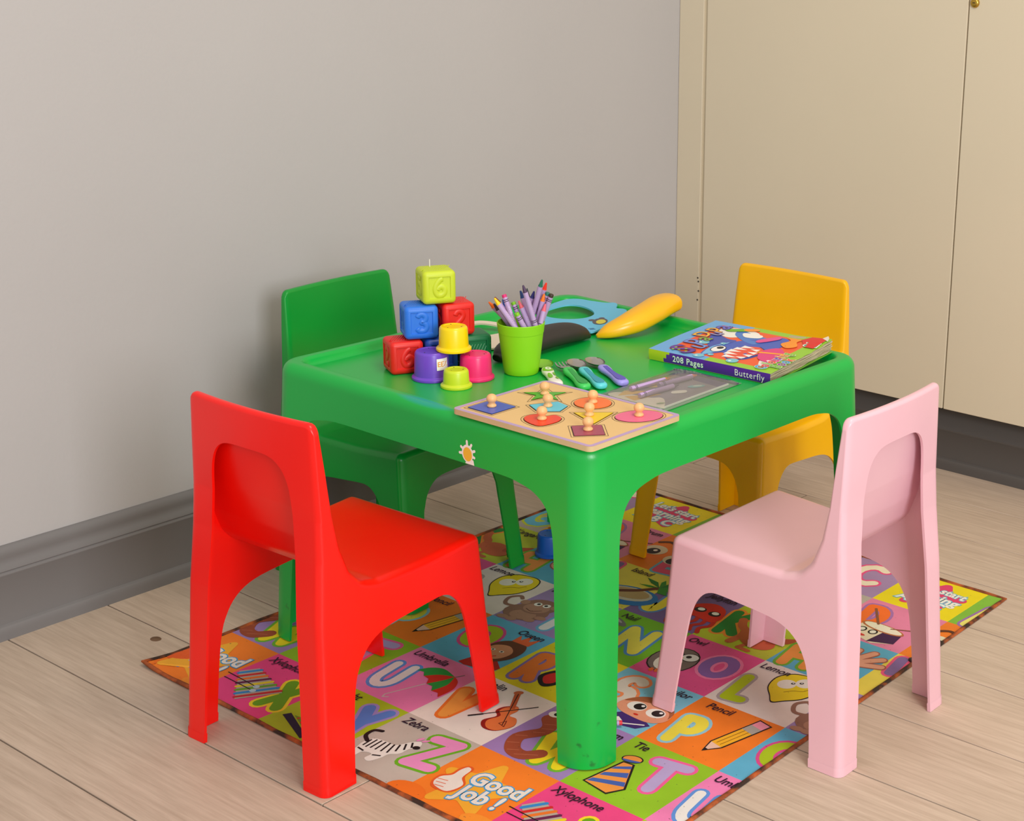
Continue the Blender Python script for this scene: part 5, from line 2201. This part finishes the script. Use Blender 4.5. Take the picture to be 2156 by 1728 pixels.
STEEL, nt_, b_ = new_mat('steel')
b_.inputs['Base Color'].default_value = (0.62, 0.60, 0.58, 1)
b_.inputs['Metallic'].default_value = 1.0
b_.inputs['Roughness'].default_value = 0.22
add_bump(nt_, b_, 200, 0.03)
CLG = bpy.data.materials.new('clear_green_plastic')
CLG.use_nodes = True
b_ = CLG.node_tree.nodes['Principled BSDF']
b_.inputs['Base Color'].default_value = rgb(150, 210, 70)
b_.inputs['Roughness'].default_value = 0.25
b_.inputs['Transmission Weight'].default_value = 0.2
b_.inputs['IOR'].default_value = 1.2
add_bump(CLG.node_tree, b_, 100, 0.03)
hand_prof = [(0.0, 0.004, 0.003, 0.0065), (0.03, 0.0085, 0.0050, 0.0070), (0.16, 0.0100, 0.0056, 0.0066), (0.34, 0.0080, 0.0052, 0.0060), (0.55, 0.0078, 0.0052, 0.0056), (0.80, 0.0108, 0.0056, 0.0060), (0.93, 0.0105, 0.0056, 0.0060), (0.985, 0.0075, 0.0042, 0.0058), (1.0, 0.0030, 0.002, 0.0058)]


def grip_inset(root, a, d, sd, l0, l1, m):
    V_ = []
    top = []
    prof = crom4([(0.14, 0.0035), (0.30, 0.0040), (0.55, 0.0045), (0.78, 0.0072), (0.90, 0.0066), (0.95, 0.0030)], 4)
    L_ = [(t, w) for t, w in prof] + [(t, -w) for t, w in prof[::-1]]
    hp = crom4([list(q) for q in hand_prof], 6)

    def ztop(t):
        q = min(hp, key=lambda e: abs(e[0] - t))
        return q[3] + q[2] * 0.97
    for t, w in L_:
        V_.append(tuple(a + d * (l0 + (l1 - l0) * t) + sd * w + Vector((0, 0, ztop(t) + 0.0005))))
    k_ = len(prof)
    F_ = [(i, i + 1, 2 * k_ - 2 - i, 2 * k_ - 1 - i) for i in range(k_ - 1)]
    return mesh_obj('grip_panel', V_, F_, m, root, 60)


def cutlery(name, tip, end, split, head, mh, mg, label):
    a, d, sd, L = blade_frame(tip, end, 0)
    root = empty(name, (tip[0], tip[1], TRZ), 0, label, 'spoon' if 'spoon' in name else 'fork', 'children\'s cutlery laid in a row')
    o0 = Vector((0, 0, 0))
    handle(root, o0, d, sd, L * split, L, crom4([list(q) for q in hand_prof], 5), 0, mh)
    if mg:
        grip_inset(root, o0, d, sd, L * split, L, mg)
    if head == 'fork':
        # shoulder and four tines
        V_, F_ = loft([[tuple(o0 + d * u + sd * s_ + Vector((0, 0, z_))) for s_, z_ in ((-w, 0.0060), (w, 0.0060), (w, 0.0075), (-w, 0.0075))] for u, w in ((L * split + 0.004, 0.003), (L * split - 0.006, 0.0036), (L * split - 0.012, 0.0085), (L * split - 0.018, 0.0105))])
        mesh_obj('fork_head', V_, F_, STEEL, root, 40)
        for k in range(4):
            s0 = -0.0090 + 0.0060 * k
            V_, F_ = loft([[tuple(o0 + d * u + sd * (s0 + s_) + Vector((0, 0, z_ + zz))) for s_, z_ in ((-w, 0.0060), (w, 0.0060), (w, 0.0073), (-w, 0.0073))] for u, w, zz in ((L * split - 0.017, 0.0016, 0), (L * split - 0.030, 0.0014, -0.0006), (L * split - 0.042, 0.0008, 0.0012))])
            mesh_obj('tine', V_, F_, STEEL, root, 40)
    else:
        m = CLG if head == 'green' else STEEL
        spoon_bowl(root, o0, d, sd, L * split * 0.92, 0.031 if head != 'green' else 0.036, m, 0.006, 0.0030)
        V_, F_ = loft([[tuple(o0 + d * u + sd * s_ + Vector((0, 0, z_))) for s_, z_ in ((-w, 0.0058), (w, 0.0058), (w, 0.0074), (-w, 0.0074))] for u, w in ((L * split * 0.80, 0.0055), (L * split * 0.95, 0.0034), (L * split + 0.006, 0.003))])
        mesh_obj('neck', V_, F_, m, root, 40)
    return root, d, sd, L


GRN = plastic('mint_green_handle', (66, 206, 96), 0.35)
GRN2 = plastic('mint_grip', (36, 158, 70), 0.45)
AQ = plastic('aqua_handle', (92, 210, 222), 0.35)
AQ2 = plastic('aqua_grip', (42, 158, 184), 0.45)
LAV = plastic('lavender_handle', (160, 152, 236), 0.35)
LAV2 = plastic('violet_grip', (92, 82, 190), 0.45)
cutlery('child_fork', (0.6570, 0.5600), (0.7970, 0.4760), 0.34, 'fork', GRN, GRN2, "child's fork with a mint green handle")
cutlery('child_spoon', (0.6707, 0.5803), (0.8135, 0.4972), 0.36, 'steel', AQ, AQ2, "child's spoon with an aqua blue handle")
cutlery('child_spoon', (0.6850, 0.6085), (0.8275, 0.5340), 0.36, 'steel', LAV, LAV2, "child's spoon with a lavender handle")
root, d, sd, L = cutlery('child_spoon', (0.6320, 0.5416), (0.7555, 0.4546), 0.38, 'green', WHITEP, None, "child's green spoon with a white spotted handle")
hp = crom4([list(q) for q in hand_prof], 6)


def hfr(u, v_, z):
    t = u
    q = min(hp, key=lambda e: abs(e[0] - t))
    c = d * (L * 0.38 + (L - L * 0.38) * t) + sd * (v_ * q[1])
    return (c.x, c.y, q[3] + q[2] * (max(0.0, 1 - min(0.98, abs(v_)) ** 2.5)) ** 0.4 + 0.0006 + z)


P = Print(hfr, 0.00012, 'ink')
cSP = (130, 196, 40)


def hpatch(u0, v0, ru, rv, c):
    pts = [(u0, v0)] + [(u0 + ru * r * cos(2 * pi * k / 16), v0 + rv * r * sin(2 * pi * k / 16)) for r in (0.5, 1.0) for k in range(16)]
    F_ = [(0, 1 + k, 1 + (k + 1) % 16) for k in range(16)] + [(1 + k, 17 + k, 17 + (k + 1) % 16, 1 + (k + 1) % 16) for k in range(16)]
    P.raw(pts, F_, c)
    P.up()


hpatch(0.17, 0.0, 0.13, 0.92, cSP)
hpatch(0.15, 0.05, 0.075, 0.5, (240, 240, 226))
hpatch(0.15, 0.05, 0.03, 0.2, cSP)
hpatch(0.55, -0.45, 0.15, 0.45, cSP)
hpatch(0.46, 0.65, 0.10, 0.28, cSP)
hpatch(0.74, 0.45, 0.07, 0.25, cSP)
P.build('printed_spots', root)['label'] = 'lime green spots and bear face'

# ---------------------------------------------------------------- colouring book
BKR = radians(2.85)
BK = Matrix.Translation((0.7485, 0.6900, TRZ + 0.0006)) @ Matrix.Rotation(BKR, 4, 'Z') @ Matrix.Rotation(0.076, 4, 'X')
BL_, BD, BTH = 0.2490, 0.1990, 0.0193     # along spine (x), away from spine (y), thickness
book = empty('colouring_book', (0, 0, 0), 0, 'thick worn colouring book with a shark on its cover and purple spine', 'book')
book.matrix_world = BK


def bz(x, y):
    """upper surface of the closed book: a little swollen, curled up at the far right corner"""
    d1 = hypot(x - BL_, y - BD)
    z = BTH - 0.0035 * smooth01(0.3, 1.0, y / BD) * (1 - 0.5 * x / BL_)
    z += 0.0050 * max(0, 1 - d1 / 0.085) ** 1.6
    return z


# cover: grid with the printed border
nx, ny = 52, 44
V, F, FM = [], [], []
for j in range(ny + 1):
    for i in range(nx + 1):
        x, y = BL_ * i / nx, BD * j / ny
        if i == nx:
            x -= 0.003 * abs(sin(j * 0.45)) * (j / ny)
        V.append((x, y, bz(x, y)))
cov_m = [flat_mat((110, 172, 226), 'ink'), flat_mat((150, 202, 60), 'ink'), flat_mat((238, 96, 52), 'ink'), flat_mat((236, 236, 226), 'ink')]
for j in range(ny):
    for i in range(nx):
        a = j * (nx + 1) + i
        F.append((a, a + 1, a + nx + 2, a + nx + 1))
        border = i < 6 or i >= nx - 6 or j < 4 or j >= ny - 4
        if border:
            FM.append(0 if i < 24 - (6 if j >= ny - 4 else 0) else 1)
        else:
            FM.append(2)
cover = mesh_obj('front_cover', V, F, cov_m, book, 60, FM)


def cfr(u, v_, z):
    """cover artwork: u to the right (away from the spine), v upwards (towards the head), both 0..1"""
    x, y = BL_ * (1 - v_), BD * u
    return (x, y, bz(x, y) + 0.0003 + z)


P = Print(cfr, 0.00003, 'ink')
# water splash
P.poly([(0.62, 0.70), (0.74, 0.86), (0.88, 0.78), (0.90, 0.62), (0.82, 0.52), (0.70, 0.60)], (240, 238, 230), True)
P.poly([(0.10, 0.14), (0.30, 0.22), (0.44, 0.12), (0.30, 0.08)], (236, 234, 226), True)
# shark: body with open jaw, nose to the left
P.poly([(0.10, 0.62), (0.30, 0.66), (0.50, 0.60), (0.70, 0.50), (0.86, 0.36), (0.80, 0.26), (0.60, 0.24), (0.40, 0.26), (0.20, 0.30), (0.12, 0.40), (0.16, 0.46), (0.24, 0.52)], (70, 96, 190), True)
P.poly([(0.30, 0.66), (0.56, 0.80), (0.66, 0.80), (0.58, 0.66), (0.56, 0.58)], (66, 86, 176), True)
P.poly([(0.56, 0.44), (0.70, 0.66), (0.86, 0.70), (0.80, 0.54), (0.76, 0.42)], (78, 128, 206), True)
P.poly([(0.12, 0.62), (0.32, 0.655), (0.50, 0.60), (0.36, 0.60), (0.22, 0.57)], (120, 186, 230), True)
P.poly([(0.14, 0.43), (0.30, 0.50), (0.46, 0.46), (0.52, 0.36), (0.44, 0.28), (0.28, 0.31), (0.16, 0.36)], (232, 84, 60), True)
for k in range(5):
    u = 0.18 + 0.07 * k
    v0 = 0.445 + 0.05 * sin(pi * (k + 0.6) / 5)
    P.poly([(u - 0.035, v0 + 0.012), (u + 0.035, v0 + 0.012), (u + 0.012, v0 - 0.085)], (244, 242, 236), up=False)
for k in range(4):
    u = 0.21 + 0.075 * k
    v0 = 0.335 - 0.02 * sin(pi * k / 3)
    P.poly([(u - 0.032, v0 - 0.01), (u + 0.032, v0 - 0.01), (u + 0.0, v0 + 0.060)], (244, 242, 236), up=False)
P.up()
P.stroke(crom([(0.14, 0.43), (0.16, 0.35), (0.28, 0.295), (0.44, 0.275), (0.53, 0.36)], False, 5), 0.010, (40, 50, 120))
P.ell(0.30, 0.585, 0.085, 0.050, (30, 40, 90))
P.ell(0.30, 0.585, 0.078, 0.044, (244, 242, 236))
P.ell(0.33, 0.585, 0.034, 0.024, (40, 36, 40))
P.poly([(0.70, 0.58), (0.80, 0.64), (0.82, 0.50), (0.74, 0.48)], (244, 242, 236), True)
# bubbles
for u, v_, r in ((0.07, 0.62, 0.040), (0.14, 0.56, 0.022), (0.38, 0.76, 0.048), (0.76, 0.90, 0.030), (0.44, 0.62, 0.022), (0.10, 0.36, 0.045)):
    P.ell(u, v_, r * 1.15, r, (124, 196, 214), up=False)
    P.ell(u - r * 0.3, v_ + r * 0.3, r * 0.3, r * 0.25, (226, 242, 244))
# crayons: pink and green
P.poly([(0.22, 0.14), (0.26, 0.24), (0.44, 0.30), (0.58, 0.24), (0.50, 0.15), (0.32, 0.10)], (224, 62, 130), True)
P.stroke([(0.40, 0.30), (0.46, 0.13)], 0.03, (248, 170, 40))
P.ell(0.25, 0.15, 0.016, 0.012, (250, 220, 230))
P.stroke([(0.80, 0.76), (0.88, 0.66)], 0.075, (110, 180, 40))
P.stroke([(0.89, 0.65), (0.92, 0.61)], 0.075, (246, 150, 50))
# little orange fish and red flash
P.poly([(0.62, 0.20), (0.70, 0.28), (0.82, 0.26), (0.88, 0.32), (0.88, 0.20), (0.80, 0.20), (0.70, 0.15)], (246, 150, 40), True)
P.ell(0.67, 0.22, 0.014, 0.010, (40, 30, 30))
P.poly([(0.62, 0.42), (0.68, 0.46), (0.86, 0.38), (0.80, 0.34)], (226, 80, 150), True)
P.poly([(0.72, 0.03), (0.98, 0.03), (0.98, 0.16), (0.88, 0.20), (0.72, 0.10)], (220, 40, 40))
for off, c in ((0.10, (240, 240, 232)), (0.03, (70, 160, 130))):
    P.text('208', 0.84, 0.075, 0.13, c, rot=0.1, offset=off)
# title in wild capitals
TT = [('S', 0.125, 0.775, 0.27, (104, 62, 160), -0.3), ('u', 0.265, 0.735, 0.20, (120, 160, 222), -0.1), ('p', 0.335, 0.845, 0.21, (120, 150, 222), 0.1), ('a', 0.455, 0.795, 0.19, (130, 186, 50), 0.0),
      ('D', 0.560, 0.860, 0.17, (250, 190, 40), 0.15), ('u', 0.640, 0.800, 0.17, (160, 164, 210), -0.1), ('p', 0.725, 0.885, 0.19, (250, 180, 30), 0.1), ('a', 0.835, 0.850, 0.22, (96, 112, 206), 0.1)]
for ch, u, v_, sz, c, rt in TT:
    P.text(ch, u, v_, sz, (96, 40, 120), rot=rt, offset=0.035, up=False, sx=1.15)
P.up()
for ch, u, v_, sz, c, rt in TT:
    P.text(ch, u, v_, sz, c, rot=rt, offset=0.006, up=False, sx=1.15)
P.up()
for u, v_ in ((0.075, 0.84), (0.13, 0.845), (0.095, 0.80), (0.14, 0.765), (0.085, 0.735)):
    P.ell(u, v_, 0.013, 0.010, (150, 202, 50), up=False)
P.up()
cols = [(70, 170, 220), (226, 50, 60), (150, 200, 40), (240, 90, 60), (224, 60, 140), (90, 90, 190), (240, 190, 40), (240, 150, 40), (130, 190, 50)]
for i, ch in enumerate('Colouring'):
    u = 0.075 + 0.050 * i
    P.text(ch, u, 0.115, 0.115, (244, 242, 236), offset=0.06, up=False, sx=0.9)
for i, ch in enumerate('Book'):
    P.text(ch, 0.155 + 0.065 * i, 0.035, 0.115, (244, 242, 236), offset=0.06, up=False, sx=0.9)
P.up()
for i, ch in enumerate('Colouring'):
    P.text(ch, 0.075 + 0.050 * i, 0.115, 0.115, cols[i], offset=0.03, up=False, sx=0.9)
for i, ch in enumerate('Book'):
    P.text(ch, 0.155 + 0.065 * i, 0.035, 0.115, [(120, 190, 60), (150, 60, 150), (70, 160, 220), (236, 90, 60)][i], offset=0.03, up=False, sx=0.9)
P.build('cover_print', book)

# spine: slightly rounded, purple with a lime head
V, F, FM = [], [], []
nxs = 40
for i in range(nxs + 1):
    x = BL_ * i / nxs
    for j in range(6):
        t = j / 5
        V.append((x, -0.0014 * sin(pi * t), 0.0006 + (BTH - 0.0006) * t))
sp_m = [flat_mat((86, 40, 150), 'ink'), flat_mat((176, 200, 40), 'ink')]
for i in range(nxs):
    for j in range(5):
        a = i * 6 + j
        F.append((a, a + 6, a + 7, a + 1))
        FM.append(1 if i < 5 + (j >= 2) + (j >= 4) else 0)
mesh_obj('spine', V, F, sp_m, book, 60, FM)


def sfr(u, v_, z):
    return (u, -0.0017 - z, v_)


P = Print(sfr, 0.0001, 'ink')
P.text('208 Pages', 0.083, BTH * 0.52, 0.0150, (110, 190, 150), offset=0.035, sx=0.95, spacing=1.12)
P.text('208 Pages', 0.083, BTH * 0.52, 0.0150, (244, 246, 238), offset=0.006, sx=0.95, spacing=1.12)
P.build('spine_pages_print', book)
P = Print(sfr, 0.0001, 'ink')
P.text('Butterfly', 0.2080, BTH * 0.50, 0.0158, (246, 244, 240), sx=0.95, spacing=1.12)
P.build('spine_print', book)

# pages: many thin leaves, wavy and ragged on the tail edge
PAPER = plastic('newsprint', (204, 190, 160), 0.8, vary=0.1)
PAPER2 = plastic('newsprint_dark', (182, 166, 136), 0.8, vary=0.1)  # darker newsprint tone for every third leaf
NL = 16
rnd = random.Random(3)
for k in range(NL):
    t0, t1 = k / NL, (k + 0.86) / NL
    ox, oy = rnd.uniform(-0.004, 0.002), rnd.uniform(-0.003, 0.002)
    ph, am = rnd.uniform(0, 6), rnd.uniform(0.0006, 0.0022)
    n = 14
    V, F = [], []
    for t in (t0, t1):
        for j in range(n + 1):
            y = 0.002 + (BD - 0.004 + oy) * j / n
            for i, x in enumerate((0.003, BL_ * 0.5, BL_ - 0.014, BL_ - 0.004 + ox + am * sin(ph + 4.0 * y / 0.05))):
                top = bz(x, y) - 0.0012
                z = 0.0008 + (top - 0.0008) * t
                z += (0.0 if i < 3 else 0.001 * sin(ph + 5 * j / n) * t * (1 - t)) 
                V.append((x, y, z))
    m4 = 4
    s2 = (n + 1) * m4
    for j in range(n):
        for i in range(3):
            a = j * m4 + i
            F.append((a, a + m4, a + m4 + 1, a + 1))
            F.append((s2 + a, s2 + a + 1, s2 + a + m4 + 1, s2 + a + m4))
        F.append((j * m4 + 3, (j + 1) * m4 + 3, s2 + (j + 1) * m4 + 3, s2 + j * m4 + 3))
        F.append((j * m4, s2 + j * m4, s2 + (j + 1) * m4, (j + 1) * m4))
    F.append(tuple(range(0, m4)) + tuple(range(s2 + m4 - 1, s2 - 1, -1)))
    b0 = n * m4
    F.append(tuple(range(b0 + m4 - 1, b0 - 1, -1)) + tuple(range(s2 + b0, s2 + b0 + m4)))
    o = mesh_obj('leaf', V, F, PAPER if k % 3 else PAPER2, book, 30)
# turned-back corner of torn leaves
for k in range(1):
    x0, y0 = BL_ - 0.006 - 0.010 * k, BD - 0.004 - 0.012 * k
    z0 = bz(x0, y0) + 0.001
    pts3 = [(x0 - 0.012, y0 - 0.002, z0), (x0 + 0.004, y0 - 0.012, z0), (x0 + 0.003, y0 - 0.005, z0 + 0.0035), (x0 - 0.003, y0 + 0.002, z0 + 0.0045)]
    V = pts3 + [(x, y, z - 0.0004) for x, y, z in pts3]
    F = [(0, 1, 2, 3), (7, 6, 5, 4), (0, 4, 5, 1), (1, 5, 6, 2), (2, 6, 7, 3), (3, 7, 4, 0)]
    mesh_obj('curled_corner', V, F, plastic('white_leaf', (230, 222, 206), 0.7), book)
v, f = box(0.0, BL_, 0.0, BD - 0.002, 0.0, 0.0007)
mesh_obj('back_cover', v, f, flat_mat((120, 180, 60), 'ink'), book)

# ---------------------------------------------------------------- clear zip bag with a booklet and crayons in it
BGR = radians(1.6)
BG = Matrix.Translation((0.8265, 0.4600, TRZ)) @ Matrix.Rotation(BGR, 4, 'Z')
GW, GL = 0.1360, 0.2140
bk2 = empty('booklet', (0, 0, 0), 0, 'thin grey printed booklet with white page edges inside the clear bag', 'booklet')
bk2.matrix_world = BG @ Matrix.Translation((0.024, 0.0125, 0.0009))
kw, kl, kt = 0.1020, 0.1790, 0.0030
v, f = box(0, kw, 0, kl, 0.0, kt, 0.0004, 1)
mesh_obj('pages', v, f, plastic('white_paper', (238, 234, 228), 0.6), bk2, 40)


def kfr(u, v_, z):
    return (u * kw, v_ * kl, kt + 0.0002 + z)


P = Print(kfr, 0.00008, 'ink')
P.poly([(0, 0), (0.985, 0), (0.985, 1), (0, 1)], (146, 136, 144))
P.poly([(0, 0.90), (0.985, 0.84), (0.985, 1), (0, 1)], (92, 76, 120))
P.poly([(0.0, 0.0), (0.985, 0.0), (0.985, 0.06), (0.80, 0.20), (0.66, 0.24), (0.50, 0.17), (0.0, 0.14)], (228, 218, 200), True)
P.poly([(0.20, 0.06), (0.56, 0.34), (0.46, 0.02)], (226, 178, 70))
P.poly([(0.0, 0.20), (0.44, 0.38), (0.10, 0.04)], (236, 190, 84))
P.poly([(0.05, 0.45), (0.22, 0.62), (0.34, 0.56), (0.20, 0.42)], (240, 206, 110), True)
P.ell(0.14, 0.70, 0.07, 0.05, (240, 180, 50))
P.poly([(0.60, 0.46), (0.72, 0.56), (0.80, 0.50), (0.68, 0.40)], (232, 226, 212), True)
P.ell(0.72, 0.72, 0.11, 0.055, (120, 180, 180), rot=0.6)
P.ell(0.72, 0.74, 0.06, 0.025, (200, 214, 200), rot=0.6)
P.text('Fun', 0.24, 0.80, 0.14, (224, 220, 220), rot=1.3, sx=0.6)
P.text('Play', 0.40, 0.84, 0.12, (210, 206, 212), rot=1.3, sx=0.6)
P.ell(0.86, 0.10, 0.05, 0.02, (150, 176, 110), rot=0.7)
P.build('cover_print', bk2)
for nm, A, B, c in (('grey-violet', (0.064, 0.030), (0.073, 0.118), (120, 104, 126)), ('orange', (0.040, 0.138), (0.030, 0.050), (240, 130, 80)), ('peach', (0.062, 0.182), (0.052, 0.094), (246, 128, 84))):
    a = BG @ Vector((A[0] + 0.006, A[1], 0.0090))
    b = BG @ Vector((B[0] + 0.006, B[1], 0.0090))
    if nm == 'grey-violet':
        a, b = b, a
    crayon(a, b, c, False, '%s crayon lying on the booklet in the clear bag' % nm, group='crayons in the clear bag')
# the bag: two thin films sealed at the rim
FILM = bpy.data.materials.new('clear_film')
FILM.use_nodes = True
nt = FILM.node_tree
nt.nodes.remove(nt.nodes['Principled BSDF'])
out = nt.nodes['Material Output']
tr = nt.nodes.new('ShaderNodeBsdfTransparent')
tr.inputs[0].default_value = (0.95, 0.96, 0.95, 1)
gl = nt.nodes.new('ShaderNodeBsdfGlossy')
gl.inputs['Roughness'].default_value = 0.18
df = nt.nodes.new('ShaderNodeBsdfDiffuse')
df.inputs[0].default_value = (0.9, 0.9, 0.88, 1)
fz = nt.nodes.new('ShaderNodeFresnel')
fz.inputs['IOR'].default_value = 1.45
tcb = nt.nodes.new('ShaderNodeTexCoord')
nzb = nt.nodes.new('ShaderNodeTexNoise')
nzb.inputs['Scale'].default_value = 45
nzb.inputs['Detail'].default_value = 3
nt.links.new(tcb.outputs['Object'], nzb.inputs['Vector'])
bpb = nt.nodes.new('ShaderNodeBump')
bpb.inputs['Strength'].default_value = 0.5
bpb.inputs['Distance'].default_value = 0.002
nt.links.new(nzb.outputs['Fac'], bpb.inputs['Height'])
nt.links.new(bpb.outputs[0], gl.inputs['Normal'])
nt.links.new(bpb.outputs[0], fz.inputs['Normal'])
m1 = nt.nodes.new('ShaderNodeMixShader')
m1.inputs[0].default_value = 0.13
nt.links.new(tr.outputs[0], m1.inputs[1])
nt.links.new(df.outputs[0], m1.inputs[2])
m2 = nt.nodes.new('ShaderNodeMixShader')
nt.links.new(fz.outputs[0], m2.inputs[0])
nt.links.new(m1.outputs[0], m2.inputs[1])
nt.links.new(gl.outputs[0], m2.inputs[2])
nt.links.new(m2.outputs[0], out.inputs['Surface'])
bag = empty('zip_bag', (0, 0, 0), 0, 'clear plastic zip bag holding a booklet and crayons, beside the colouring book', 'bag')
bag.matrix_world = BG


def film(zf, name):
    n1, n2 = 22, 30
    V_, F_ = [], []
    for j in range(n2 + 1):
        for i in range(n1 + 1):
            V_.append((GW * i / n1, GL * j / n2, zf(i / n1, j / n2)))
    for j in range(n2):
        for i in range(n1):
            a_ = j * (n1 + 1) + i
            F_.append((a_, a_ + 1, a_ + n1 + 2, a_ + n1 + 1))
    return mesh_obj(name, V_, F_, FILM, bag, 60)


def ztop(u, v_):
    e = min(1, u / 0.14, (1 - u) / 0.05, v_ / 0.05, (1 - v_) / 0.08)
    e = max(0, e)
    e = e * e * (3 - 2 * e)
    bump = 0.0058 * max(0, 1 - ((u - 0.50) / 0.30) ** 2) * max(0, 1 - ((v_ - 0.5) / 0.46) ** 4)
    return 0.0012 + (0.0062 + bump + 0.0006 * sin(9 * u + 6 * v_)) * e


film(ztop, 'upper_film')
film(lambda u, v_: 0.0004, 'lower_film')
ZIP = plastic('zip_strip', (58, 48, 82), 0.4)
v, f = box(0.004, GW - 0.001, GL - 0.012, GL - 0.006, 0.0014, 0.0030, 0.0005, 1)
zp = mesh_obj('zip_strip', v, f, ZIP, bag, 40)
v, f = box(0.004, GW - 0.001, GL - 0.0095, GL - 0.0085, 0.0030, 0.0036)
mesh_obj('zip_ridge', v, f, plastic('zip_ridge', (150, 146, 160), 0.4), zp)
